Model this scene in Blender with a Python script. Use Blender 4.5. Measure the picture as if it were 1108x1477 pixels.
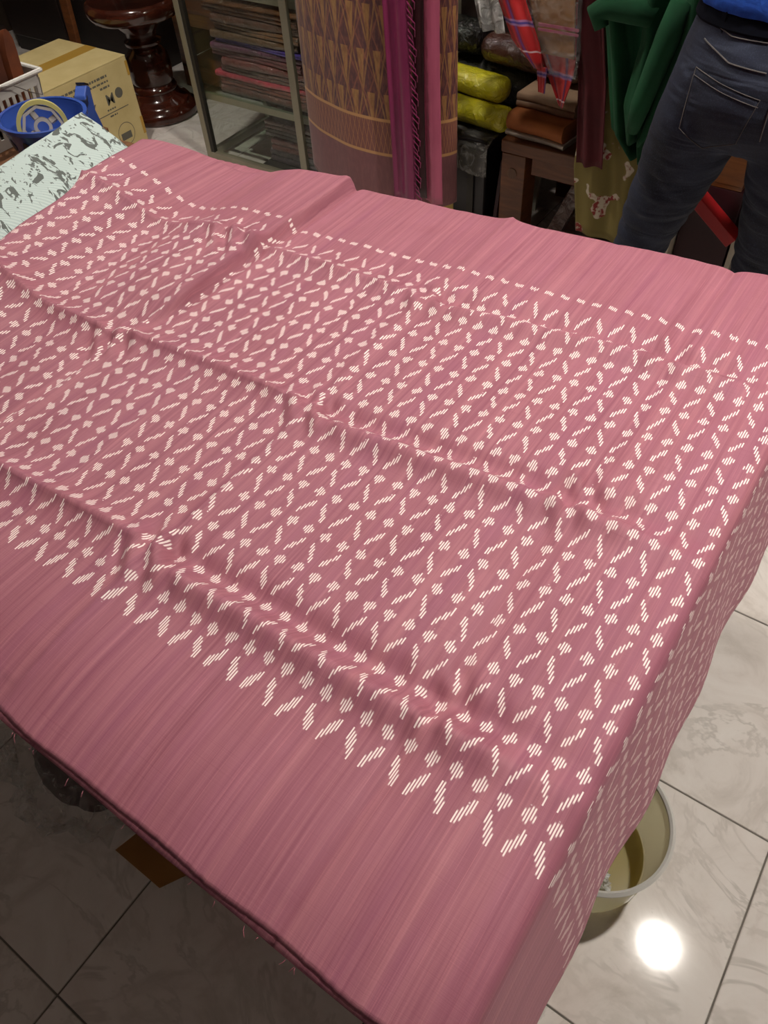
import bpy, bmesh, math, random
from mathutils import Vector, Matrix, noise
from mathutils.bvhtree import BVHTree
random.seed(7)
for o in list(bpy.data.objects): bpy.data.objects.remove(o, do_unlink=True)
scene = bpy.context.scene
C = scene.collection
PI = math.pi

# ------------------------------------------------------------------ camera
CAM_H = 1.5
F_PX = 1115.0
ROT = Matrix(((0.81957822, -0.40625731, 0.40403778),
              (0.57029029, 0.64648577, -0.50677918),
              (-0.05532193, 0.645764, 0.76153026)))
cd = bpy.data.cameras.new('camera'); cam = bpy.data.objects.new('camera', cd); C.objects.link(cam)
cd.sensor_fit = 'HORIZONTAL'; cd.sensor_width = 36.0; cd.lens = 36.0 * F_PX / 1108.0
cd.clip_start = 0.02
M4 = ROT.to_4x4(); M4.translation = (0, 0, CAM_H); cam.matrix_world = M4
scene.camera = cam

# ------------------------------------------------------------------ world and exposure
w = bpy.data.worlds.new('world'); scene.world = w; w.use_nodes = True
w.node_tree.nodes['Background'].inputs[0].default_value = (1.0, 0.93, 0.85, 1)
w.node_tree.nodes['Background'].inputs[1].default_value = 0.05
scene.view_settings.view_transform = 'Standard'; scene.view_settings.look = 'None'
scene.view_settings.exposure = 0.75; scene.view_settings.gamma = 1.0
scene.view_settings.use_curve_mapping = False
CEIL = 2.8
LAMPS = [   # x, y, radius, emission
    (0.43, 1.30, 0.055, 1080.0),
    (-2.35, 1.45, 0.055, 600.0),
    (-0.35, -1.10, 0.055, 60.0),
    (-1.15, 1.72, 0.055, 360.0),  # added lamp, lifts the dim goods behind the table
]

def at(px, py, z):            # point on the horizontal plane z
    d = ROT @ Vector((px - 554.0, -(py - 738.5), -F_PX)); t = (z - CAM_H) / d.z
    return Vector((d.x * t, d.y * t, z))
def atY(px, py, Y):           # point on the vertical plane y = Y
    d = ROT @ Vector((px - 554.0, -(py - 738.5), -F_PX)); t = Y / d.y
    return Vector((d.x * t, Y, CAM_H + d.z * t))

# ------------------------------------------------------------------ materials
def rgb(r, g, b):             # sRGB 0-255 to linear
    f = lambda c: (c / 12.92 if c <= 0.04045 else ((c + 0.055) / 1.055) ** 2.4)
    return (f(r / 255.0), f(g / 255.0), f(b / 255.0), 1.0)
class NT:
    def __init__(s, name):
        s.m = bpy.data.materials.new(name); s.m.use_nodes = True
        s.t = s.m.node_tree; s.b = s.t.nodes['Principled BSDF']
    def n(s, typ, **kw):
        nd = s.t.nodes.new(typ)
        for k, v in kw.items(): setattr(nd, k, v)
        return nd
    def l(s, a, b): s.t.links.new(a, b)
    def put(s, sock, v):
        if isinstance(v, bpy.types.NodeSocket): s.l(v, sock)
        else: sock.default_value = v
    def math(s, op, a, b=0.0, c=None):
        nd = s.n('ShaderNodeMath', operation=op)
        s.put(nd.inputs[0], a); s.put(nd.inputs[1], b)
        if c is not None: s.put(nd.inputs[2], c)
        return nd.outputs[0]
    def mix(s, f, a, b):
        nd = s.n('ShaderNodeMix', data_type='RGBA')
        s.put(nd.inputs[0], f); s.put(nd.inputs[6], a); s.put(nd.inputs[7], b)
        return nd.outputs[2]
    def coord(s, which='Object', scale=(1, 1, 1), rot=(0, 0, 0)):
        tc = s.n('ShaderNodeTexCoord'); mp = s.n('ShaderNodeMapping')
        mp.inputs['Scale'].default_value = scale; mp.inputs['Rotation'].default_value = rot
        s.l(tc.outputs[which], mp.inputs[0]); return mp.outputs[0]
    def noise(s, vec, scale, detail=3.0, rough=0.55, dist=0.0):
        nd = s.n('ShaderNodeTexNoise'); s.l(vec, nd.inputs['Vector'])
        nd.inputs['Scale'].default_value = scale; nd.inputs['Detail'].default_value = detail
        nd.inputs['Roughness'].default_value = rough; nd.inputs['Distortion'].default_value = dist
        return nd.outputs[0]
    def ramp(s, f, stops):
        nd = s.n('ShaderNodeValToRGB'); s.l(f, nd.inputs[0]); e = nd.color_ramp.elements
        while len(e) < len(stops): e.new(0.5)
        for i, (p, c) in enumerate(stops): e[i].position = p; e[i].color = c
        return nd.outputs[0]
    def smooth(s, x, lo, hi):
        nd = s.n('ShaderNodeMapRange', interpolation_type='SMOOTHSTEP'); s.put(nd.inputs[0], x)
        nd.inputs[1].default_value = lo; nd.inputs[2].default_value = hi
        nd.inputs[3].default_value = 0.0; nd.inputs[4].default_value = 1.0
        return nd.outputs[0]
    def bump(s, h, strength, dist=0.002):
        nd = s.n('ShaderNodeBump'); s.l(h, nd.inputs['Height'])
        nd.inputs['Strength'].default_value = strength; nd.inputs['Distance'].default_value = dist
        s.l(nd.outputs[0], s.b.inputs['Normal'])
    def col(s, v): s.put(s.b.inputs['Base Color'], v)
    def set(s, **kw):
        for k, v in kw.items(): s.put(s.b.inputs[k.replace('_', ' ')], v)
        return s.m
def pm(name, c1, c2=None, scale=8.0, rough=0.6, metal=0.0, stretch=(1, 1, 1), bump=0.0, bscale=None, coat=0.0, **kw):
    n = NT(name); c2 = c2 or tuple(x * 0.75 for x in c1[:3]) + (1,)
    v = n.coord('Object', stretch); f = n.noise(v, scale, 4)
    n.col(n.ramp(f, [(0.3, c2), (0.7, c1)]))
    n.set(Roughness=rough, Metallic=metal)
    if coat: n.set(Coat_Weight=coat, Coat_Roughness=0.08)
    if bump: n.bump(n.noise(v, bscale or scale * 4, 3), bump)
    for k, val in kw.items(): n.set(**{k: val})
    return n.m
def uvxy(n):
    tc = n.n('ShaderNodeUVMap'); sp = n.n('ShaderNodeSeparateXYZ'); n.l(tc.outputs[0], sp.inputs[0])
    return sp.outputs[0], sp.outputs[1], tc.outputs[0]

def mat_tile():
    n = NT('marble_tile'); g = n.n('ShaderNodeNewGeometry')
    mp = n.n('ShaderNodeMapping'); n.l(g.outputs['Position'], mp.inputs[0])
    oi = n.n('ShaderNodeObjectInfo'); cm = n.n('ShaderNodeCombineXYZ')
    n.l(n.math('MULTIPLY', oi.outputs['Random'], 17.0), cm.inputs[0]); n.l(n.math('MULTIPLY', oi.outputs['Random'], 31.0), cm.inputs[1])
    n.l(cm.outputs[0], mp.inputs['Location'])
    v = mp.outputs[0]
    a = n.noise(v, 6.0, 8, 0.65, 1.2); b = n.noise(v, 3.0, 5, 0.6, 2.0)
    base = n.ramp(a, [(0.3, rgb(192, 184, 176)), (0.48, rgb(217, 210, 204)), (0.75, rgb(228, 223, 218))])
    vein = n.smooth(n.math('ABSOLUTE', n.math('SUBTRACT', b, 0.5)), 0.035, 0.0)
    c = n.mix(n.math('MULTIPLY', n.math('MULTIPLY', vein, 0.4), n.smooth(a, 0.35, 0.6)), base, rgb(150, 143, 134))
    warm = n.smooth(n.noise(v, 2.2, 3), 0.5, 0.75)
    n.col(n.mix(n.math('MULTIPLY', warm, 0.4), c, rgb(208, 190, 182)))
    n.set(Roughness=0.055)
    n.bump(n.noise(v, 14.0, 3), 0.04, 0.002)
    return n.m
def mat_pink(plain=False):
    A, B = 0.0265, 0.03055
    P = A / 9.0
    n = NT('pink_ikat_cloth'); u, v, uv = uvxy(n)
    # cloth body: long coloured streaks along the warp, fine weft lines
    def st(su, sv, det=4):
        mp = n.n('ShaderNodeMapping'); mp.inputs['Scale'].default_value = (su, sv, 1); n.l(uv, mp.inputs[0])
        return n.noise(mp.outputs[0], 1.0, det, 0.6)
    s1 = st(95, 1.6, 6); s6 = st(330, 2.2, 3); s2 = st(24, 0.8, 3); s3 = st(900, 12, 1); s4 = st(10, 700, 2); s5 = st(7, 7, 3)
    base = n.ramp(s1, [(0.3, rgb(146, 85, 101)), (0.5, rgb(164, 102, 116)), (0.72, rgb(182, 119, 129))])
    base = n.mix(n.math('MULTIPLY', n.smooth(s2, 0.42, 0.7), 0.45), base, rgb(160, 96, 120))
    base = n.mix(n.math('MULTIPLY', n.smooth(s5, 0.45, 0.7), 0.25), base, rgb(152, 88, 98))
    base = n.mix(n.math('MULTIPLY', n.smooth(s3, 0.55, 0.75), 0.35), base, rgb(205, 130, 140))
    base = n.mix(n.math('MULTIPLY', n.smooth(s6, 0.56, 0.66), 0.28), base, rgb(196, 132, 142))
    base = n.mix(n.math('MULTIPLY', n.smooth(s6, 0.44, 0.34), 0.28), base, rgb(124, 62, 82))
    base = n.mix(n.math('MULTIPLY', n.smooth(s4, 0.58, 0.75), 0.22), base, rgb(132, 66, 84))
    # tied-dyed white motifs: threads of pitch P, cells of A x B
    th = n.math('FLOOR', n.math('DIVIDE', u, P))
    uq = n.math('MULTIPLY', n.math('ADD', th, 0.5), P)
    gap = n.smooth(n.math('ABSOLUTE', n.math('SUBTRACT', n.math('FRACT', n.math('DIVIDE', u, P)), 0.5)), 0.34, 0.22)
    ua = n.math('DIVIDE', uq, A)
    i = n.math('FLOOR', ua); fu = n.math('SUBTRACT', n.math('FRACT', ua), 0.5)
    cv = n.n('ShaderNodeCombineXYZ'); n.l(th, cv.inputs[0])
    n.l(n.math('FLOOR', n.math('DIVIDE', v, B)), cv.inputs[1])
    wn = n.n('ShaderNodeTexWhiteNoise', noise_dimensions='2D'); n.l(cv.outputs[0], wn.inputs['Vector'])
    jit = n.math('MULTIPLY', n.math('SUBTRACT', wn.outputs[0], 0.5), 0.16)
    vr = n.math('ADD', n.math('DIVIDE', n.math('SUBTRACT', n.math('ADD', v, n.math('MULTIPLY', n.math('SUBTRACT', 1.5, u), 0.010)), 0.235), B), jit)
    wob = n.math('MULTIPLY', n.math('SUBTRACT', st(14, 14, 2), 0.5), 0.35)
    vr = n.math('ADD', vr, wob)
    j = n.math('FLOOR', n.math('ADD', vr, 0.5)); fv = n.math('SUBTRACT', vr, j)
    odd = n.math('MODULO', n.math('ABSOLUTE', j), 2.0)
    k = n.math('FLOOR', n.math('DIVIDE', j, 2.0))
    par = n.math('MODULO', n.math('ABSOLUTE', n.math('ADD', i, k)), 2.0)
    sg = n.math('SUBTRACT', n.math('MULTIPLY', par, 2.0), 1.0)
    inu = n.math('LESS_THAN', n.math('ABSOLUTE', fu), 0.25)
    ind = n.math('LESS_THAN', n.math('ABSOLUTE', fu), 0.245)
    first = n.math('LESS_THAN', n.math('ABSOLUTE', j), 0.5)
    hl = n.math('ADD', 0.20, n.math('MULTIPLY', first, 0.10))
    dashd = n.math('SUBTRACT', n.math('ABSOLUTE', n.math('SUBTRACT', fv, n.math('MULTIPLY', n.math('MULTIPLY', sg, 1.55), fu))), hl)
    dash = n.math('MULTIPLY', n.smooth(dashd, 0.05, -0.05), inu)
    dotd = n.math('SUBTRACT', n.math('ABSOLUTE', fv), n.math('SUBTRACT', 0.29, n.math('MULTIPLY', n.math('ABSOLUTE', fu), 0.80)))
    dot = n.math('MULTIPLY', n.smooth(dotd, 0.05, -0.05), ind)
    pat = n.math('ADD', n.math('MULTIPLY', dash, n.math('SUBTRACT', 1.0, odd)), n.math('MULTIPLY', dot, odd))
    lim = n.math('MULTIPLY', n.math('GREATER_THAN', j, -0.5), n.math('LESS_THAN', j, 26.5))
    pat = n.math('MULTIPLY', pat, lim)
    blip = n.math('MULTIPLY', n.smooth(n.math('ABSOLUTE', n.math('ADD', n.math('SUBTRACT', vr, 27.7), n.math('MULTIPLY', fu, 0.2))), 0.2, 0.1),
                  n.math('LESS_THAN', n.math('ABSOLUTE', fu), 0.26))
    pat = n.math('MULTIPLY', n.math('MINIMUM', n.math('ADD', pat, blip), 1.0), gap)
    n.col(n.mix(pat, base, rgb(252, 236, 232)))
    n.set(Roughness=0.62, Sheen_Weight=0.25, Sheen_Roughness=0.4, Sheen_Tint=rgb(235, 170, 185), Specular_IOR_Level=0.35)
    hb = n.math('ADD', n.math('MULTIPLY', s3, 0.6), n.math('ADD', n.math('MULTIPLY', s4, 0.4), n.math('MULTIPLY', s1, 0.9)))
    n.bump(hb, 0.35, 0.0012)
    return n.m
def mat_leafprint():
    n = NT('grey_leaf_print'); u, v, uv = uvxy(n)
    mp = n.n('ShaderNodeMapping'); mp.inputs['Scale'].default_value = (13, 46, 1); mp.inputs['Rotation'].default_value = (0, 0, -0.35); n.l(uv, mp.inputs[0])
    a = n.noise(mp.outputs[0], 1.0, 3, 0.6, 1.6)
    mp2 = n.n('ShaderNodeMapping'); mp2.inputs['Scale'].default_value = (24, 30, 1); n.l(uv, mp2.inputs[0])
    b = n.noise(mp2.outputs[0], 1.0, 2, 0.4, 0.8)
    m = n.math('MAXIMUM', n.smooth(a, 0.56, 0.58), n.smooth(b, 0.655, 0.67))
    zg = n.n('ShaderNodeTexWave', wave_type='BANDS', bands_direction='DIAGONAL'); zg.inputs['Scale'].default_value = 70.0; n.l(uv, zg.inputs[0])
    base = n.mix(zg.outputs[1], rgb(178, 196, 194), rgb(198, 212, 208))
    n.col(n.mix(m, base, rgb(92, 98, 95))); n.set(Roughness=0.8)
    n.bump(zg.outputs[1], 0.25, 0.001)
    return n.m
def mat_batik():
    n = NT('gold_maroon_batik'); u, v, uv = uvxy(n)
    def tri(pu, pv, ou=0.0, ov=0.0, wd=0.42):
        r = n.math('ADD', n.math('DIVIDE', v, pv), ov); jr = n.math('FLOOR', r); fr = n.math('FRACT', r)
        x = n.math('FRACT', n.math('ADD', n.math('ADD', n.math('DIVIDE', u, pu), ou), n.math('MULTIPLY', jr, 0.5)))
        d = n.math('ABSOLUTE', n.math('SUBTRACT', x, 0.5))
        sol = n.smooth(n.math('SUBTRACT', d, n.math('MULTIPLY', n.math('SUBTRACT', fr, 0.0), wd * 0.55)), 0.04, -0.04)
        lin = n.smooth(n.math('ABSOLUTE', n.math('SUBTRACT', d, n.math('MULTIPLY', fr, 0.5))), 0.07, 0.02)
        return sol, lin
    s, l = tri(0.06, 0.115); s2, l2 = tri(0.06, 0.0575, 0.25, 0.3, 0.3)
    mp = n.n('ShaderNodeMapping'); mp.inputs['Scale'].default_value = (90, 30, 1); n.l(uv, mp.inputs[0])
    nz = n.noise(mp.outputs[0], 1.0, 4)
    mar = n.mix(n.smooth(nz, 0.4, 0.65), rgb(78, 36, 42), rgb(112, 62, 52))
    gold = n.mix(n.smooth(nz, 0.35, 0.6), rgb(138, 92, 50), rgb(164, 120, 64))
    body = n.mix(n.math('MULTIPLY', n.math('MAXIMUM', n.math('MULTIPLY', l, 0.8), s), 0.9), mar, gold)
    body = n.mix(n.math('MULTIPLY', l2, 0.35), body, rgb(172, 104, 70))
    sb, lb = tri(0.018, 0.035)
    band = n.mix(n.math('MULTIPLY', lb, 0.8), rgb(118, 66, 56), rgb(176, 118, 72))
    hem = n.mix(n.smooth(nz, 0.4, 0.7), rgb(112, 62, 66), rgb(122, 70, 72))
    c = n.mix(n.smooth(v, 0.168, 0.170), hem, band)
    c = n.mix(n.smooth(v, 0.270, 0.272), c, body)
    for vv in (0.169, 0.271):
        c = n.mix(n.smooth(n.math('ABSOLUTE', n.math('SUBTRACT', v, vv)), 0.006, 0.003), c, rgb(186, 136, 84))
    n.col(c); n.set(Roughness=0.65, Sheen_Weight=0.2)
    return n.m
def mat_plaid():
    n = NT('red_plaid_cotton'); u, v, uv = uvxy(n)
    def stripes(x, per, items, c):
        f = n.math('FRACT', n.math('DIVIDE', x, per))
        for p, wd, colr, al in items:
            c = n.mix(n.math('MULTIPLY', n.smooth(n.math('ABSOLUTE', n.math('SUBTRACT', f, p)), wd, wd * 0.7), al), c, colr)
        return c
    it = [(0.35, 0.07, rgb(150, 120, 165), 0.75), (0.35, 0.025, rgb(60, 50, 130), 0.9), (0.82, 0.018, rgb(225, 205, 210), 0.8)]
    c = stripes(u, 0.085, [(0.4, 0.10, rgb(70, 35, 75), 0.6), (0.4, 0.03, rgb(70, 60, 130), 0.7)], rgb(178, 34, 36))
    c = stripes(v, 0.12, it, c)
    n.col(c); n.set(Roughness=0.45, Coat_Weight=0.5, Coat_Roughness=0.15)
    return n.m
def mat_floral():
    n = NT('olive_floral_print'); v = n.coord('Object')
    b = n.noise(v, 15.0, 2, 0.4); m = n.smooth(b, 0.545, 0.565); d = n.noise(v, 55.0, 2)
    fl = n.ramp(d, [(0.42, rgb(140, 48, 46)), (0.5, rgb(196, 180, 158)), (0.6, rgb(206, 194, 172))])
    n.col(n.mix(m, rgb(126, 112, 58), fl)); n.set(Roughness=0.8)
    return n.m
def mat_denim():
    n = NT('dark_blue_denim'); v = n.coord('Object')
    a = n.noise(v, 7.0, 4); f = n.noise(v, 420.0, 2)
    c = n.ramp(a, [(0.35, rgb(21, 25, 38)), (0.65, rgb(35, 42, 62))])
    n.col(n.mix(n.math('MULTIPLY', n.smooth(f, 0.5, 0.7), 0.3), c, rgb(66, 76, 100)))
    n.set(Roughness=0.85)
    n.bump(n.noise(n.coord('Object', (5, 5, 26)), 1.0, 2, 0.5, 0.6), 0.5, 0.02)
    return n.m
def mat_wood(name, c1, c2, rough=0.3, coat=0.5, sc=(3, 3, 22)):
    n = NT(name); v = n.coord('Object', sc); a = n.noise(v, 2.0, 5, 0.6, 1.0)
    n.col(n.ramp(a, [(0.3, c2), (0.7, c1)])); n.set(Roughness=rough, Coat_Weight=coat, Coat_Roughness=0.1); return n.m
def mat_glass(name='cabinet_glass', tint=(0.95, 0.97, 0.95, 1)):
    n = NT(name); tr = n.n('ShaderNodeBsdfTransparent'); tr.inputs[0].default_value = tint
    gl = n.n('ShaderNodeBsdfGlossy'); gl.inputs['Roughness'].default_value = 0.03
    fr = n.n('ShaderNodeLayerWeight'); fr.inputs[0].default_value = 0.12
    mx = n.n('ShaderNodeMixShader'); n.l(n.math('ADD', 0.02, n.math('MULTIPLY', fr.outputs[1], 0.12)), mx.inputs[0]); n.l(tr.outputs[0], mx.inputs[1]); n.l(gl.outputs[0], mx.inputs[2])
    n.l(mx.outputs[0], n.t.nodes['Material Output'].inputs[0]); return n.m
def mat_film(name, tint=(0.8, 0.8, 0.78, 1), amount=0.35, rough=0.12):
    n = NT(name); tr = n.n('ShaderNodeBsdfTransparent'); tr.inputs[0].default_value = (1, 1, 1, 1)
    n.col(tint); n.set(Roughness=rough, Coat_Weight=0.6, Coat_Roughness=0.05)
    v = n.coord('Object'); nz = n.noise(v, 22.0, 4, 0.6, 1.5)
    n.bump(nz, 0.9, 0.02)
    mx = n.n('ShaderNodeMixShader')
    n.l(n.math('ADD', amount * 0.5, n.math('MULTIPLY', n.smooth(nz, 0.4, 0.7), amount)), mx.inputs[0])
    n.l(tr.outputs[0], mx.inputs[1]); n.l(n.b.outputs[0], mx.inputs[2])
    n.l(mx.outputs[0], n.t.nodes['Material Output'].inputs[0]); return n.m
def mat_wrap(name, c1, c2):   # fabric seen through crinkled clear plastic
    n = NT(name); v = n.coord('Object'); a = n.noise(v, 9.0, 3)
    n.col(n.ramp(a, [(0.35, c2), (0.65, c1)])); n.set(Roughness=0.42, Coat_Weight=1.0, Coat_Roughness=0.10, Coat_IOR=1.7)
    b = n.n('ShaderNodeBump'); b.inputs['Strength'].default_value = 1.0; b.inputs['Distance'].default_value = 0.012
    n.l(n.noise(v, 26.0, 4, 0.6, 1.5), b.inputs['Height']); n.l(b.outputs[0], n.b.inputs['Coat Normal']); n.l(b.outputs[0], n.b.inputs['Normal']); return n.m
def mat_translucent(name, c):
    n = NT(name); n.col(c); n.set(Roughness=0.12); t = n.n('ShaderNodeBsdfTranslucent'); t.inputs[0].default_value = c
    mx = n.n('ShaderNodeMixShader'); mx.inputs[0].default_value = 0.75
    n.l(n.b.outputs[0], mx.inputs[1]); n.l(t.outputs[0], mx.inputs[2]); n.l(mx.outputs[0], n.t.nodes['Material Output'].inputs[0]); return n.m
def mat_emit(name, c, s):
    n = NT(name); n.set(Emission_Color=c, Emission_Strength=s); return n.m

MT = dict(
    tile=mat_tile(), grout=pm('grout', rgb(124, 118, 110), rgb(90, 85, 78), 14, 0.9),
    wall=pm('dark_panel_wall', rgb(74, 58, 46), rgb(52, 40, 32), 3, 0.7), ceiling=pm('ceiling_paint', rgb(205, 200, 190), rgb(190, 186, 178), 4, 0.9),
    pink=mat_pink(), thread=pm('pink_thread', rgb(190, 110, 125)),
    leaf=mat_leafprint(), batik=mat_batik(), plaid=mat_plaid(), floral=mat_floral(), denim=mat_denim(),
    table=mat_wood('table_wood', rgb(120, 78, 44), rgb(84, 52, 28), 0.5, 0.1, (22, 3, 3)),
    redwood=mat_wood('polished_redwood', rgb(78, 34, 22), rgb(40, 17, 13), 0.16, 0.8),
    rackwood=mat_wood('orange_wood', rgb(120, 70, 30), rgb(82, 44, 18), 0.35, 0.4),
    benchwood=mat_wood('brown_bench_wood', rgb(122, 72, 36), rgb(90, 50, 24), 0.5, 0.1),
    darkwood=mat_wood('dark_wood', rgb(38, 24, 20), rgb(24, 15, 13), 0.5, 0.1),
    card=pm('cardboard', rgb(206, 188, 134), rgb(192, 172, 118), 10, 0.85, bump=0.1), tape=pm('packing_tape', rgb(188, 150, 70), rgb(176, 138, 60), 6, 0.25),
    carddark=pm('brown_cardboard', rgb(176, 132, 72), rgb(150, 108, 56), 8, 0.85), ink=pm('printing_ink', rgb(104, 100, 88), rgb(90, 88, 80), 8, 0.8),
    alu=pm('aluminium_frame', rgb(150, 144, 126), rgb(136, 130, 112), 6, 0.35, 0.4), dalu=pm('dark_track', rgb(52, 48, 42), rgb(40, 38, 34), 6, 0.45, 0.3),
    glass=mat_glass(), shelfglass=mat_glass('shelf_glass', (0.84, 0.9, 0.85, 1)),
    steel=pm('brushed_steel', rgb(222, 216, 204), rgb(206, 198, 182), 5, 0.16, 1.0), tub=mat_translucent('translucent_plastic', rgb(232, 226, 190)), tubin=mat_translucent('cream_plastic', rgb(222, 212, 160)), brass=pm('warm_enamel_inside', rgb(214, 204, 160), rgb(200, 188, 140), 5, 0.18, 0.15, coat=0.6),
    blue=pm('blue_plastic', rgb(62, 92, 176), rgb(54, 82, 160), 4, 0.25, coat=0.4), bluedark=pm('leaf_decal_blue', rgb(38, 48, 84), rgb(34, 42, 72), 8, 0.35),
    white=pm('white_plastic', rgb(214, 212, 206), rgb(200, 198, 192), 4, 0.35), cream=pm('cream_tape', rgb(214, 205, 132), rgb(200, 190, 116), 6, 0.45),
    core=pm('tape_core', rgb(206, 198, 186), rgb(190, 182, 170), 6, 0.5), chrome=pm('steel_blade', rgb(190, 190, 190), None, 6, 0.2, 1.0),
    orange=pm('orange_cloth', rgb(208, 122, 30), rgb(160, 78, 22), 10, 0.55, bump=0.2), rustdark=pm('dark_rust_cloth', rgb(96, 46, 24), rgb(62, 30, 18), 12, 0.55, bump=0.2), rust=pm('rust_cloth', rgb(128, 66, 32), rgb(84, 42, 24), 12, 0.55, bump=0.2),
    teal=pm('grey_green_plastic', rgb(116, 142, 126), rgb(96, 120, 106), 5, 0.35), wire=pm('grey_wire', rgb(110, 104, 98), None, 4, 0.4),
    yellow=mat_wrap('yellow_cloth_in_plastic', rgb(240, 230, 40), rgb(214, 202, 30)), brown=mat_wrap('brown_cloth_in_plastic', rgb(92, 52, 36), rgb(60, 32, 24)),
    black=mat_wrap('black_cloth_in_plastic', rgb(26, 24, 24), rgb(14, 13, 13)), silver=mat_film('silver_film', (0.75, 0.76, 0.74, 1), 0.9, 0.25),
    film=mat_film('clear_film', (0.8, 0.8, 0.78, 1), 0.07), bagfilm=mat_film('bag_film', (0.8, 0.78, 0.74, 1), 0.26), smoke=mat_film('smoky_film', (0.25, 0.24, 0.22, 1), 0.6),
    blackbox=pm('black_case', rgb(34, 28, 32), rgb(24, 20, 24), 5, 0.4), maroon=pm('maroon_cloth', rgb(92, 22, 30), rgb(66, 14, 22), 5, 0.8, bump=0.1),
    green=pm('green_wool', rgb(24, 88, 52), rgb(14, 62, 36), 5, 0.95, bump=0.15, bscale=60), navy=pm('navy_cloth', rgb(28, 38, 66), rgb(20, 28, 50), 40, 0.9, bump=0.3),
    orangeflat=pm('orange_folded_cloth', rgb(176, 104, 52), rgb(150, 84, 40), 9, 0.8), beige=pm('beige_folded_cloth', rgb(176, 146, 118), rgb(150, 120, 96), 9, 0.8),
    paper=pm('white_board', rgb(206, 200, 184), rgb(190, 184, 166), 5, 0.8), kraft=pm('kraft_card_in_plastic', rgb(150, 104, 48), rgb(132, 88, 40), 6, 0.5, coat=0.8),
    redbook=pm('red_cover', rgb(170, 28, 32), rgb(150, 22, 28), 5, 0.4), wine=pm('wine_box', rgb(62, 20, 28), rgb(46, 14, 22), 5, 0.5),
    scarf=pm('magenta_silk', rgb(142, 46, 92), rgb(112, 32, 72), 4, 0.4, stretch=(12, 12, 1)), scarf2=pm('rose_silk', rgb(176, 84, 112), rgb(150, 66, 92), 4, 0.4, stretch=(12, 12, 1)),
    lining=pm('yellow_lining', rgb(196, 172, 96), rgb(180, 156, 84), 6, 0.8), sweater=pm('blue_knit', rgb(28, 86, 190), rgb(20, 66, 160), 60, 0.95, bump=0.5, bscale=160),
    skin=pm('skin', rgb(196, 150, 122), rgb(182, 134, 106), 6, 0.5), hair=pm('black_hair', rgb(26, 22, 20), rgb(16, 14, 13), 6, 0.45, stretch=(30, 30, 2)),
    shoe=pm('dark_shoe', rgb(40, 38, 38), None, 6, 0.5), stitch=pm('tan_stitching', rgb(96, 90, 88), rgb(70, 68, 70), 30, 0.8), denimdark=pm('denim_edge', rgb(13, 16, 27), rgb(10, 12, 20), 90, 0.9, Specular_IOR_Level=0.1),
)

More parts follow.
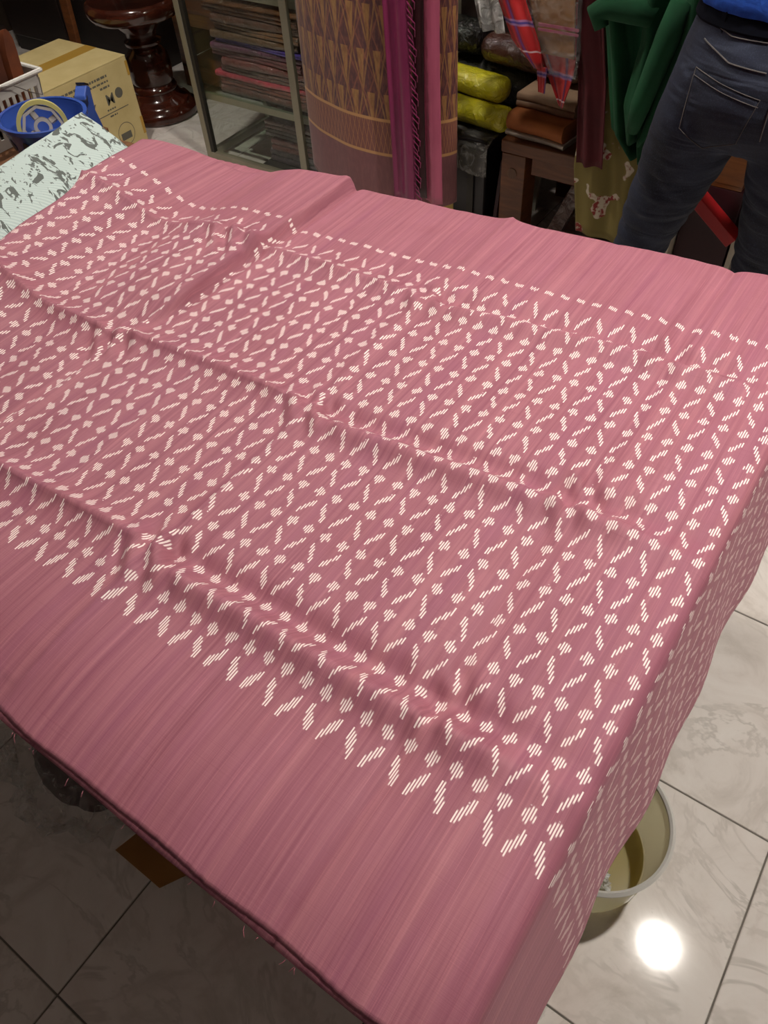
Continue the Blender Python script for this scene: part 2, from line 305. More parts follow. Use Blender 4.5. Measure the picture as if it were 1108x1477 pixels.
# ------------------------------------------------------------------ mesh helpers
class MB:
    def __init__(s): s.v = []; s.f = []; s.uv = {}; s.mi = []
    def add(s, vs, fs, mi=0):
        o = len(s.v); s.v += [tuple(x) for x in vs]; s.f += [tuple(o + i for i in f) for f in fs]; s.mi += [mi] * len(fs); return o
    def box(s, x0, x1, y0, y1, z0, z1, mi=0, rot=0.0, c=None):
        vs = [(x, y, z) for z in (z0, z1) for y in (y0, y1) for x in (x0, x1)]
        if rot:
            cx, cy = c or ((x0 + x1) / 2, (y0 + y1) / 2); ca, sa = math.cos(rot), math.sin(rot)
            vs = [(cx + (x - cx) * ca - (y - cy) * sa, cy + (x - cx) * sa + (y - cy) * ca, z) for x, y, z in vs]
        s.add(vs, [(0, 2, 3, 1), (4, 5, 7, 6), (0, 1, 5, 4), (2, 6, 7, 3), (0, 4, 6, 2), (1, 3, 7, 5)], mi); return s
    def hexa(s, b, t, mi=0):      # bottom and top quads
        s.add(list(b) + list(t), [(3, 2, 1, 0), (4, 5, 6, 7)] + [(i, (i + 1) % 4, 4 + (i + 1) % 4, 4 + i) for i in range(4)], mi); return s
    def lathe(s, prof, n=32, c=(0, 0, 0), mi=0, closed=False):
        vs = []; fs = []
        for r, z in prof:
            for k in range(n): a = 2 * PI * k / n; vs.append((c[0] + r * math.cos(a), c[1] + r * math.sin(a), c[2] + z))
        m = len(prof)
        for q in range(m - 1 + (1 if closed else 0)):
            p = (q + 1) % m
            for k in range(n): fs.append((q * n + k, q * n + (k + 1) % n, p * n + (k + 1) % n, p * n + k))
        if not closed:
            if prof[0][0] > 1e-5: fs.append(tuple(range(n - 1, -1, -1)))
            if prof[-1][0] > 1e-5: fs.append(tuple((m - 1) * n + k for k in range(n)))
        s.add(vs, fs, mi); return s
    def tube(s, pts, r, n=8, mi=0, cap=True, squash=None):
        pts = [Vector(p) for p in pts]; rs = r if isinstance(r, (list, tuple)) else [r] * len(pts)
        vs = []; fs = []; up = None
        for q, p in enumerate(pts):
            d = (pts[min(q + 1, len(pts) - 1)] - pts[max(q - 1, 0)]).normalized()
            if up is None: up = Vector((0, 0, 1)) if abs(d.z) < 0.9 else Vector((0, 1, 0))
            a = d.cross(up).normalized(); b = a.cross(d).normalized(); up = b
            ra, rb = (rs[q], rs[q]) if not isinstance(rs[q], tuple) else rs[q]
            for k in range(n):
                t = 2 * PI * k / n; vs.append(p + a * ra * math.cos(t) + b * rb * math.sin(t))
        for q in range(len(pts) - 1):
            for k in range(n): fs.append((q * n + k, q * n + (k + 1) % n, (q + 1) * n + (k + 1) % n, (q + 1) * n + k))
        if cap: fs.append(tuple(range(n - 1, -1, -1))); fs.append(tuple((len(pts) - 1) * n + k for k in range(n)))
        s.add(vs, fs, mi); return s
    def grid(s, fn, nu, nv, mi=0, uvf=None):
        vs = [fn(i / nu, j / nv) for j in range(nv + 1) for i in range(nu + 1)]
        fs = [(j * (nu + 1) + i, j * (nu + 1) + i + 1, (j + 1) * (nu + 1) + i + 1, (j + 1) * (nu + 1) + i) for j in range(nv) for i in range(nu)]
        o = s.add(vs, fs, mi)
        if uvf:
            for j in range(nv + 1):
                for i in range(nu + 1): s.uv[o + j * (nu + 1) + i] = uvf(i / nu, j / nv)
        return s
    def poly(s, pts, th):         # extruded planar polygon given as 3D points, extruded by vector th
        n = len(pts); th = Vector(th); a = [Vector(p) for p in pts]
        s.add(a + [p + th for p in a], [tuple(range(n - 1, -1, -1)), tuple(range(n, 2 * n))] + [(i, (i + 1) % n, n + (i + 1) % n, n + i) for i in range(n)]); return s
    def build(s, name, mats, parent=None, smooth=False, bevel=0.0, solid=0.0, sub=0, angle=40):
        me = bpy.data.meshes.new(name); me.from_pydata(s.v, [], s.f)
        for m in (mats if isinstance(mats, (list, tuple)) else [mats]): me.materials.append(m)
        for p, mi in zip(me.polygons, s.mi): p.material_index = mi
        if s.uv:
            ul = me.uv_layers.new(name='UVMap')
            for lp in me.loops: ul.data[lp.index].uv = s.uv.get(lp.vertex_index, (0, 0))
        bm = bmesh.new(); bm.from_mesh(me); bmesh.ops.recalc_face_normals(bm, faces=bm.faces) if not s.uv else None; bm.to_mesh(me); bm.free()
        if smooth:
            me.shade_smooth(); me.set_sharp_from_angle(angle=math.radians(angle))
        o = bpy.data.objects.new(name, me); C.objects.link(o); o.parent = parent
        if bevel:
            b = o.modifiers.new('bevel', 'BEVEL'); b.width = bevel; b.segments = 2; b.limit_method = 'ANGLE'
        if solid:
            b = o.modifiers.new('solid', 'SOLIDIFY'); b.thickness = solid; b.offset = 0
        if sub:
            b = o.modifiers.new('sub', 'SUBSURF'); b.levels = sub; b.render_levels = sub
        return o
def tag(o, label, cat, group=None):
    o['label'] = label; o['category'] = cat
    if group: o['group'] = group
    return o
def struct(o, label=None):
    o['kind'] = 'structure'
    if label: o['label'] = label
    return o
def thing(name, label, cat, loc=(0, 0, 0), group=None, rz=0.0):
    o = bpy.data.objects.new(name, None); C.objects.link(o); o.location = loc; o.rotation_euler = (0, 0, rz); o.empty_display_size = 0.05
    return tag(o, label, cat, group)
def B(*a, **k): return MB().box(*a, **k)
def sstep(a, b, x):
    t = max(0.0, min(1.0, (x - a) / (b - a))); return t * t * (3 - 2 * t)
def lerp(a, b, t): return a + (b - a) * t
def interp(x, tab):
    if x <= tab[0][0]: return tab[0][1]
    for (x0, y0), (x1, y1) in zip(tab, tab[1:]):
        if x <= x1: return lerp(y0, y1, (x - x0) / (x1 - x0))
    return tab[-1][1]

# ------------------------------------------------------------------ the room
RX0, RX1, RY0, RY1 = -4.75, 2.1, -2.1, 3.25
TS = 0.4540; TX, TY = 0.2555, 0.7260      # one grout crossing
floor = struct(B(RX0, RX1, RY0, RY1, -0.06, -0.0025).build('floor', MT['grout']))
tile_me = None
ix0 = math.floor((RX0 - TX) / TS); ix1 = math.ceil((RX1 - TX) / TS); iy0 = math.floor((RY0 - TY) / TS); iy1 = math.ceil((RY1 - TY) / TS)
for ix in range(ix0, ix1):
    for iy in range(iy0, iy1):
        x0, x1 = TX + ix * TS, TX + (ix + 1) * TS; y0, y1 = TY + iy * TS, TY + (iy + 1) * TS
        if x0 < RX0 or x1 > RX1 or y0 < RY0 or y1 > RY1:
            o = B(max(x0, RX0) + .0016, min(x1, RX1) - .0016, max(y0, RY0) + .0016, min(y1, RY1) - .0016, -0.006, 0.0).build('floor_tile', MT['tile'], floor)
        elif tile_me is None:
            h = TS / 2 - .0016; e = .0012
            m = MB(); m.hexa([(-h, -h, -.006), (h, -h, -.006), (h, h, -.006), (-h, h, -.006)], [(-h, -h, -e), (h, -h, -e), (h, h, -e), (-h, h, -e)])
            g = h - e; m.add([(-h, -h, -e), (h, -h, -e), (h, h, -e), (-h, h, -e), (-g, -g, 0), (g, -g, 0), (g, g, 0), (-g, g, 0)],
                             [(4, 5, 6, 7)] + [(i, (i + 1) % 4, 4 + (i + 1) % 4, 4 + i) for i in range(4)])
            m.f = [f for q, f in enumerate(m.f) if q != 1]; m.mi = m.mi[:-1]
            o = m.build('floor_tile', MT['tile'], floor); tile_me = o.data; o.location = ((x0 + x1) / 2, (y0 + y1) / 2, 0)
        else:
            o = bpy.data.objects.new('floor_tile', tile_me); C.objects.link(o); o.parent = floor; o.location = ((x0 + x1) / 2, (y0 + y1) / 2, 0)
struct(B(RX0 - .1, RX1 + .1, RY1, RY1 + .1, -0.06, CEIL).build('wall_back', MT['wall']))
struct(B(RX0 - .1, RX1 + .1, RY0 - .1, RY0, -0.06, CEIL).build('wall_front', MT['wall']))
struct(B(RX0 - .1, RX0, RY0, RY1, -0.06, CEIL).build('wall_left', MT['wall']))
struct(B(RX1, RX1 + .1, RY0, RY1, -0.06, CEIL).build('wall_right', MT['wall']))
struct(B(RX0 - .1, RX1 + .1, RY0 - .1, RY1 + .1, CEIL, CEIL + .1).build('ceiling', MT['ceiling']))
for q, (x, y, r, e) in enumerate(LAMPS):
    t = thing('ceiling_lamp', ['round white ceiling lamp above the end of the pink cloth', 'round white ceiling lamp above the plastic basket', 'dim round ceiling lamp in front of the table', 'round white lamp added on the ceiling by the bench to brighten the background'][q], 'lamp', (x, y, CEIL))
    MB().lathe([(r + .02, 0), (r + .02, -.03), (r + .002, -.035), (r + .002, -.02), (r + .002, 0)], 40).build('rim', MT['white'], t, True)
    MB().lathe([(0.0001, -.03), (r * .7, -.029), (r, -.022), (r, -.004)], 40).build('diffuser', mat_emit('lamp_light', (1, 0.93, 0.84, 1), e), t, True)

# ------------------------------------------------------------------ the work table
TZ = 0.728
tb = thing('work_table', 'brown wooden work table under the spread pink cloth', 'table', (-.9, 0.65, 0))
def loc(m, t):                # world-space builder to local space of thing t
    o = t.location; m.v = [(x - o.x, y - o.y, z - o.z) for x, y, z in m.v]; return m
top = MB().hexa([(-1.74, .17, TZ - .035), (-.045, .17, TZ - .035), (-.045, 1.235, TZ - .035), (-1.74, 1.105, TZ - .035)],
                [(-1.74, .17, TZ), (-.045, .17, TZ), (-.045, 1.235, TZ), (-1.74, 1.105, TZ)])
loc(top, tb).build('tabletop', MT['table'], tb, bevel=.004)
for x, y in ((-1.66, .30), (-.16, .30), (-.16, 1.10), (-1.66, 1.03)):
    loc(B(x - .03, x + .03, y - .03, y + .03, 0, TZ - .036), tb).build('leg', MT['table'], tb, bevel=.003)
loc(B(-1.63, -.19, .29, .31, TZ - .13, TZ - .036), tb).build('apron', MT['table'], tb)
loc(B(-1.63, -.19, 1.03, 1.05, TZ - .13, TZ - .036), tb).build('apron', MT['table'], tb)

# ------------------------------------------------------------------ the pink ikat cloth
XE = -0.040                    # where the cloth turns over the table's end
def crease(d, w): return math.exp(-abs(d) / w)
def gs(d, w): return math.exp(-(d / w) ** 2)
def cloth_z(X, Y0):
    z = TZ + .020
    # folds across the length (mountain on the left, valley on the right)
    wob = .006 * math.sin(X * 9 + Y0 * 4)
    for yc, xs, am, av in ((.305, -.60, .011, .013), (.64, -.60, .010, .013), (.975, -.62, .008, .010)):
        yy = Y0 - yc - wob - (.012 if X > xs else 0) * sstep(xs, xs + .2, X)
        t = sstep(xs - .06, xs + .08, X); f = 1 - .75 * sstep(-.17, -.06, X)
        z += (1 - t) * am * (1.0 * crease(yy, .008) + .7 * gs(yy, .03))
        z += t * f * av * (.95 * gs(yy + .022, .022) - .95 * gs(yy - .012, .020) + .35 * crease(yy + .018, .010))
    # folds along the width
    for xc, am in ((-.60, .006), (-.205, -.006), (-.80, .0018), (-.40, -.0018)):
        d = X - xc - .004 * math.sin(Y0 * 11 + xc * 7)
        z += am * (crease(d, .008) + .5 * gs(d, .03))
    # the strong fold at the left third
    back = sstep(.60, .80, Y0)
    d = X + .975 - .028 * back + .006 * math.sin(Y0 * 9)
    front = -.017 * (1 - sstep(-.012, .004, d)) * sstep(-.11, -.012, d) + .004 * gs(d - .004, .012)
    plat = .018 * (1 - sstep(-.003, .005, d)) * sstep(-.21, -.10, d) + .003 * gs(d + .008, .010) - .007 * gs(d - .012, .010)
    z += lerp(front, plat, back)
    z += -.006 * gs(X + 1.19, .05) * back
    # cloth climbs onto the folded grey-white textile
    z += (.056 + .006 * gs(Y0 - .98, .2)) * (1 - sstep(-1.34, -1.12, X + .10 * (Y0 - .8)))
    z += .012 * gs(X + 1.25, .05) * gs(Y0 - .62, .10) - .012 * gs(X + 1.10, .06) * gs(Y0 - .45, .12)
    # puckers where folds cross
    for px, py, a in ((-.60, .305, 1), (-.20, .325, .8), (-.60, .64, .9), (-.205, .66, 1), (-.985, .62, 1.1), (-.60, .975, .8), (-.22, 1.0, .6), (-1.0, .96, 1)):
        r2 = ((X - px) / .05) ** 2 + ((Y0 - py) / .05) ** 2
        if r2 < 9:
            z += a * math.exp(-r2) * (.007 * math.sin((X - px) * 150 + (Y0 - py) * 90) + .005 * noise.noise(Vector((X * 45, Y0 * 45, px))))
    z += .0022 * noise.noise(Vector((X * 9, Y0 * 5, 3))) + .0012 * noise.noise(Vector((X * 34, Y0 * 7, 9)))
    # droop beyond the front edge
    if Y0 < .18:
        s = (.18 - Y0) / .13; z -= .020 * s * s
    return max(z, TZ + .0035) if Y0 > .165 else z
def table_back(x): return 1.235 + (x + .045) * (1.235 - 1.105) / (1.74 - .045)
def xleft(Y0): return -1.305 - .16 * (Y0 - .70) + .006 * math.sin(Y0 * 23)
def yworld(X, Y0): return .05 + (Y0 - .05) * (1 + .0968 * min(X, 0.0))
YBACK = [(-1.42, 1.150), (-1.25, 1.232), (-1.10, 1.262), (-1.0, 1.268)]                     # back edge of the table in cloth coordinates
def cloth_point(X, Y0, dz=0.0):
    # over the back edge
    YB = interp(X, YBACK)
    y0c = min(Y0, YB); z = cloth_z(min(X, XE), y0c) + dz
    over = max(0.0, Y0 - YB)
    # over the end of the table
    ox = max(0.0, X - XE); x = min(X, XE)
    y = yworld(x, y0c)
    if ox > 0:
        r = .020; a = min(ox / r, 1.42); s = ox - r * a if ox > r * a else 0.0
        x = XE + r * math.sin(a) + s * math.cos(a); z -= r * (1 - math.cos(a)) + s * math.sin(a)
        x += s * (.012 * math.sin(y * 13 + 1.0) + .012 * math.sin(y * 31)) + s * .025
        y += s * .02 * math.sin(y * 9)
    if over > 0:
        r = .018; a = min(over / r, 1.5); s = over - r * a if over > r * a else 0.0
        y += r * math.sin(a); z -= r * (1 - math.cos(a))
        g = max(0.0, table_back(x) + .008 - y)          # still above the tabletop: slope down, lie on it, then hang over its edge
        if g > 0:
            z = max(z, TZ + .0035); h = z - (TZ + .0035); adv = min(g, .5 * h); L1 = math.hypot(h, adv)
            t = min(1.0, s / L1) if L1 > 1e-6 else 1.0; y += adv * t; z -= h * t; s = max(0.0, s - L1)
            d = min(s, g - adv); y += d; s -= d
        y += s * .06 + s * .1 * max(0.0, math.sin(x * 14)); z -= s * math.sin(1.5)
    if Y0 < .08: y += .004 * noise.noise(Vector((x * 12, 0, 5))) + .0012 * noise.noise(Vector((x * 160, 0, 2)))
    return (x, y, z)
cloth = thing('pink_textile', 'dusty pink ikat cloth with white dashes and dots spread over the table', 'cloth', (-.6, .65, TZ))
XR = XE + .29; NU, NV = 330, 250
def upos(t): return t
def cu(a, b):
    Y0 = .048 + b * (1.268 + .17 - .048); xl = xleft(min(Y0, 1.2)); return xl + a * (XR - xl), Y0
m = MB().grid(lambda a, b: cloth_point(*cu(a, b)), NU, NV, 0, lambda a, b: (cu(a, b)[0] + 60 * .0265, cu(a, b)[1]))
loc(m, cloth).build('top_layer', MT['pink'], cloth, True, solid=.0012, angle=180)
# second layer, its raw hem peeping out along the front
def cu2(a, b):
    X = -1.12 + a * (XE - .02 + 1.12); Y0 = .0425 + .005 * noise.noise(Vector((X * 5, 0, 11))) + b * .30; return X, Y0
def under(a, b):
    X, Y0 = cu2(a, b); p = cloth_point(X, max(Y0, .045), -.0022 - .0015 * abs(noise.noise(Vector((X * 6, 1, 4)))))
    return (p[0], Y0 if Y0 < .045 else p[1], max(p[2], TZ + .0012 if Y0 > .165 else -1))
m = MB().grid(under, 260, 24, 0, lambda a, b: (cu2(a, b)[0], -.4 + cu2(a, b)[1]))
loc(m, cloth).build('under_layer', MT['pink'], cloth, True, solid=.0012, angle=180)
m = MB()
for q in range(36):
    X = random.uniform(-1.0, -.06); p = Vector(cloth_point(X, .05, -.004)); p.y = .041
    L = random.uniform(.003, .008); d = Vector((random.uniform(-.6, .6), -1, random.uniform(-.8, .1))).normalized()
    m.tube([p, p + d * L * .5, p + d * L + Vector((random.uniform(-.003, .003), 0, -.003))], .00035, 4)
fr = loc(m, cloth).build('loose_threads', MT['thread'], cloth); fr['kind'] = 'stuff'

# ------------------------------------------------------------------ grey-white leaf print textile on the table
lp = thing('folded_textile', 'pale grey folded textile with dark leaf print under the pink cloth', 'textile', (-1.50, .88, TZ))
ang = -.30
def leafsheet(zb, zt, off):
    e1 = Vector((math.cos(ang), math.sin(ang), 0)); e2 = Vector((.19, -.982, 0))
    c0 = Vector((-1.668 + off, 1.112 - off * .5, 0))
    Lx, Ly = .36, .50
    def fn(a, b):
        # closed slab section: up the back rim, over the top, down the front
        p = c0 + e1 * (a * Lx) + e2 * (b * Ly)
        edge = min(a * Lx, (1 - a) * Lx, b * Ly, (1 - b) * Ly)
        z = zt - (zt - zb) * (1 - sstep(0, .022, edge)) + .004 * noise.noise(Vector((p.x * 9, p.y * 9, zt * 9)))
        sink = .050 * sstep(.20, .30, a * Lx)      # pressed down below the pink cloth
        z -= sink * (1 if zt > .775 else .6)
        return (p.x, p.y, max(z, zb))
    return fn, (Lx, Ly)
fn, (Lx, Ly) = leafsheet(TZ + .001, TZ + .034, .0)
loc(MB().grid(fn, 50, 50, 0, lambda a, b: (a * Lx, b * Ly)), lp).build('lower_fold', MT['leaf'], lp, True, solid=.001, angle=180)
fn, (Lx, Ly) = leafsheet(TZ + .036, TZ + .060, .004)
loc(MB().grid(fn, 50, 50, 0, lambda a, b: (a * Lx + 3, b * Ly)), lp).build('upper_fold', MT['leaf'], lp, True, solid=.001, angle=180)

# ------------------------------------------------------------------ things on the left end of the table
# lower side table that carries the bin and the basket
ZS = 0.58
st_ = thing('side_table', 'lower brown wooden side table behind the end of the pink cloth', 'table', (-2.3, 1.0, 0))
poly_ = [(-2.9, .6), (-1.80, .6), (-1.775, 1.0), (-1.965, 1.365), (-2.9, 1.365)]
loc(MB().poly([(x, y, ZS - .03) for x, y in poly_], (0, 0, .03)), st_).build('tabletop', MT['table'], st_)
for x, y in ((-2.85, .65), (-1.86, .65), (-2.02, 1.34), (-2.85, 1.34)): loc(B(x - .025, x + .025, y - .025, y + .025, 0, ZS - .031), st_).build('leg', MT['table'], st_)
# blue oval bin with leaf decals
bb = thing('blue_bin', 'blue oval plastic bin with dark leaf decals beside the grey textile', 'bin', (-1.905, 1.145, ZS))
def oval(rx, ry, z, n=48): return [(rx * math.cos(2 * PI * k / n), ry * math.sin(2 * PI * k / n), z) for k in range(n)]
def oval_shell(m, prof, mi=0, n=48, cap=True):
    vs = []; fs = []
    for rx, ry, z in prof: vs += oval(rx, ry, z, n)
    for q in range(len(prof) - 1):
        for k in range(n): fs.append((q * n + k, q * n + (k + 1) % n, (q + 1) * n + (k + 1) % n, (q + 1) * n + k))
    if cap: fs.append(tuple(range(n - 1, -1, -1))); fs.append(tuple((len(prof) - 1) * n + k for k in range(n)))
    m.add(vs, fs, mi); return m
oval_shell(MB(), [(.085, .075, .001), (.092, .082, .02), (.112, .102, .125), (.108, .098, .125), (.0925, .0825, .050), (.088, .078, .046)]).build('bin_body', MT['blue'], bb, True)
oval_shell(MB(), [(.1125, .1025, .118), (.118, .108, .120), (.118, .108, .130), (.109, .099, .130), (.108, .098, .120)], 0, 48, False).build('bin_rim', MT['blue'], bb, True)
def leafdecal(t0, zc, sc, rz):
    m = MB(); pts = []
    for k in range(14):
        s = 2 * PI * k / 14; a = .5 * math.sin(s) * sc * (1 - .35 * math.cos(s)); b = .62 * math.cos(s) * sc
        pts.append((a * math.cos(rz) - b * math.sin(rz), a * math.sin(rz) + b * math.cos(rz)))
    vs = []
    for a, b in pts + [(0, 0)]:
        z = zc + b; f = (z - .02) / .105 * .020; rx, ry = .0932 + f, .0832 + f; th = t0 + a / .10
        vs.append((rx * math.cos(th), ry * math.sin(th), z))
    m.add(vs, [(k, (k + 1) % 14, 14) for k in range(14)]); return m
for t0, zc, sc, rz in ((-1.25, .088, .024, .3), (-.70, .080, .026, -.3), (-.15, .09, .022, .5), (-1.8, .085, .024, .1)):
    leafdecal(t0, zc, sc, rz).build('leaf_decal', MT['bluedark'], bb, solid=.0004)
# cream tape on its ribbed core
tp = thing('tape_roll', 'roll of cream adhesive tape standing in the blue bin', 'tape', (-1.890, 1.128, ZS + .1085))
tp.rotation_euler = Vector((.80, -.52, .22)).to_track_quat('Z', 'Y').to_euler()
MB().lathe([(.052, -.013), (.062, -.013), (.062, .013), (.052, .013)], 48, closed=True).build('tape_band', MT['cream'], tp, True)
m = MB(); oc = 8
m.lathe([(.044, -.011), (.0515, -.011), (.0515, .011), (.044, .011)], oc, closed=True); m.lathe([(.014, -.010), (.022, -.010), (.022, .010), (.014, .010)], 24, closed=True)
m.build('core', MT['core'], tp)
for k in range(4):
    a = k * PI / 2 + .4; m = MB().tube([(.023 * math.cos(a), .023 * math.sin(a), 0), (.047 * math.cos(a), .047 * math.sin(a), 0)], .008, 6); m.build('spoke', MT['core'], tp)
# blue hand tape cutter
tc = thing('tape_cutter', 'blue plastic tape cutter with steel blade behind the grey textile', 'cutter', (-1.975, 1.315, ZS))
def slab(pts, y0, y1): return MB().poly([(x, y0, z) for x, z in pts], (0, y1 - y0, 0))
slab([(-.05, .0), (.046, .0), (.044, .03), (.024, .045), (.0, .10), (-.028, .118), (-.045, .108), (-.035, .05)], -.016, .016).build('cutter_body', MT['blue'], tc, bevel=.003)
slab([(-.026, .119), (-.046, .109), (-.048, .114), (-.027, .125)], -.013, .013).build('blade', MT['chrome'], tc)
slab([(-.012, .098), (.004, .092), (.01, .075), (-.004, .08)], -.0175, .0175).build('guide_slot', MT['bluedark'], tc)
tc.rotation_euler = (0, 0, math.radians(-62))
# white basket
bk = thing('plastic_basket', 'white slotted plastic basket holding orange cloth', 'basket', (-2.285, 1.12, ZS), rz=math.radians(0))
bw, bd, bh, th = .185, .185, .150, .004
m = MB().box(-bw + .02, bw - .02, -bd + .02, bd - .02, .001, .006); m.build('base', MT['white'], bk)
def slotted(m, p0, p1, lean):   # wall between two base corners, with slots between bars
    p0, p1 = Vector(p0), Vector(p1); d = (p1 - p0); L = d.length; d.normalize(); nrm = Vector((d.y, -d.x, 0))
    def q(s, z): return p0 + d * s + nrm * lean * z / bh + Vector((0, 0, z))
    def slabq(s0, s1, z0, z1, t=th):
        a = [q(s0, z0), q(s1, z0), q(s1, z1), q(s0, z1)]; m.poly(a, -nrm * t)
    slabq(0, L, .001, .028); slabq(0, L, .118, bh)
    n = int(L / .021)
    for k in range(n + 1): s = k * (L - .010) / n; slabq(s, s + .010, .028, .118)
    return m
cs = [(-bw + .015, -bd + .015, 0), (bw - .015, -bd + .015, 0), (bw - .015, bd - .015, 0), (-bw + .015, bd - .015, 0)]
for k in range(4): slotted(MB(), cs[k], cs[(k + 1) % 4], .016).build('slotted_wall', MT['white'], bk)
m = MB()
for k in range(4):
    a, b = Vector(cs[k]) * 1.10, Vector(cs[(k + 1) % 4]) * 1.10; m.tube([(a.x, a.y, bh), (b.x, b.y, bh)], .006, 8)
m.build('rim', MT['white'], bk, True)
m = MB().tube([(.195, .03, .156), (.205, .08, .150), (.21, .12, .12), (.205, .155, .10), (.2, .165, .14)], .0016, 6); m.build('wire_handle', MT['wire'], bk, True)
# orange and rust cloth bundles in the basket
def bundle(name, label, mats, cx, cy, z0, L, W, Hh, rz, layers=5):
    t = thing(name, label, 'cloth', (cx, cy, z0), rz=rz)
    for k in range(layers):
        f0 = k / layers; y0 = -W / 2 + W * f0; wv = W / layers
        def fn(a, b, k=k, y0=y0, wv=wv):
            x = -L / 2 + a * L; th = 2 * PI * b
            yy = y0 + wv / 2 + wv * .52 * math.cos(th) + .006 * math.sin(a * 7 + k) + .010 * math.sin(math.sin(th) * 2.3 + k)
            hz = Hh * (.92 + .08 * math.sin(k * 1.9 + a * 2.5)); zz = hz * (.5 + .5 * math.copysign(abs(math.sin(th)) ** .55, math.sin(th)))
            return (x + .008 * math.sin(k * 2.1), yy, zz)
        m = MB().grid(fn, 14, 18)
        n0 = 15; m.f.append(tuple(j * n0 for j in range(18))); m.f.append(tuple(j * n0 + 14 for j in range(18))); m.mi += [0, 0]
        m.build('fold', mats[k % len(mats)], t, True, angle=60)
    return t
bundle('rust_cloth', 'rust brown folded cloth standing in the white basket', [MT['rust'], MT['rustdark']], -2.178, 1.155, ZS + .010, .085, .24, .245, 0.0, 7)
bundle('orange_cloth', 'bright orange cloth bundle in the basket beside the rust cloth', [MT['orange'], MT['orange']], -2.304, 1.11, ZS + .010, .14, .28, .285, 0.0, 5)
# small grey-green tape holder at the edge of the frame
gt = thing('tape_holder', 'small grey green plastic ring holder in front of the blue bin', 'holder', (-1.90, .975, ZS + .034))
gt.rotation_euler = (math.radians(90), 0, math.radians(30))
MB().lathe([(.022, -.014), (.034, -.014), (.034, .014), (.022, .014)], 32, closed=True).build('ring', MT['teal'], gt, True)
MB().lathe([(.012, -.011), (.0215, -.011), (.0215, .011), (.012, .011)], 24, closed=True).build('dark_core', MT['blackbox'], gt, True)

# ------------------------------------------------------------------ under and beside the table
def carton(name, label, x0, x1, y0, y1, h, mat, rz=0.0, z0=0.0, flaps=False):
    cx, cy = (x0 + x1) / 2, (y0 + y1) / 2; a, b = (x1 - x0) / 2, (y1 - y0) / 2
    t = thing(name, label, 'box', (cx, cy, z0), rz=rz); e = .003
    if not flaps:
        B(-a, a, -b, b, 0.0005, h - .004).build('carton_body', mat, t, bevel=.003)
        for s in (-1, 1): B(min(0, s * a) + (.001 if s > 0 else 0), max(0, s * a) - (.001 if s < 0 else 0), -b, b, h - .0035, h).build('flap', mat, t)
    else:
        m = MB(); m.box(-a, a, -b, b, .0005, .004); m.box(-a, a, -b, -b + e, .004, h); m.box(-a, a, b - e, b, .004, h); m.box(-a, -a + e, -b + e, b - e, .004, h); m.box(a - e, a, -b + e, b - e, .004, h)
        m.build('carton_body', mat, t)
        for s in (-1, 1):
            MB().poly([(-a, s * b, h), (a, s * b, h), (a - .01, s * (b + .05), h + .045), (-a + .01, s * (b + .05), h + .045)], (0, 0, .003)).build('flap', mat, t)
    return t
ub = carton('open_carton', 'small open brown carton on the floor under the table front', -.705, -.575, .085, .40, .06, MT['carddark'], 0.0, flaps=True)
pb = thing('plastic_bag', 'crumpled clear plastic bag of dark cloth under the table', 'bag', (-.925, .150, 0))
def lump(rx, ry, h, sd, am=.18, fq=7):
    def fn(a, b):
        th = 2 * PI * a; ph = b * PI / 2
        d = Vector((math.cos(th) * math.cos(ph), math.sin(th) * math.cos(ph), math.sin(ph)))
        r = 1 + am * noise.noise(d * fq * .4 + Vector((sd, 0, 0))) + am * .5 * noise.noise(d * fq + Vector((sd, 3, 0)))
        return (d.x * rx * r, d.y * ry * r, max(.001, d.z * h * r))
    return fn
MB().grid(lump(.14, .11, .12, 4, .06), 48, 20).build('dark_cloth', MT['wine'], pb, True, angle=180)
MB().grid(lump(.185, .16, .16, 9, .30, 9), 64, 26).build('clear_film', MT['bagfilm'], pb, True, angle=25)
# translucent plastic tub on the floor
pt = thing('plastic_tub', 'round translucent plastic tub with cream inside on the floor beside the table end', 'tub', (-.022, .528, 0))
def open_lathe(prof, n=72):
    m = MB(); m.lathe(prof, n, closed=False); return m
def uncap(o, zmin):
    bm = bmesh.new(); bm.from_mesh(o.data)
    bmesh.ops.delete(bm, geom=[f for f in bm.faces if len(f.verts) > 20 and f.calc_center_median().z > zmin], context='FACES'); bm.to_mesh(o.data); bm.free()
uncap(open_lathe([(.098, .001), (.108, .006), (.112, .03), (.1175, .1665)]).build('tub_wall', MT['tub'], pt, True), .05)
MB().lathe([(.001, .010), (.100, .010), (.104, .014), (.001, .0145)], 60).build('tub_base', MT['tubin'], pt, True)
MB().lathe([(.1160, .166), (.1235, .164), (.1245, .172), (.1195, .177), (.1155, .173)], 72, closed=True).build('tub_rim', MT['white'], pt, True)
cl = thing('plastic_wrap', 'crumpled bit of clear plastic wrap lying in the tub', 'plastic', (.012, .475, .0138))
MB().grid(lump(.034, .030, .05, 2, .4, 14), 30, 12).build('film', MT['silver'], cl, True, angle=20)

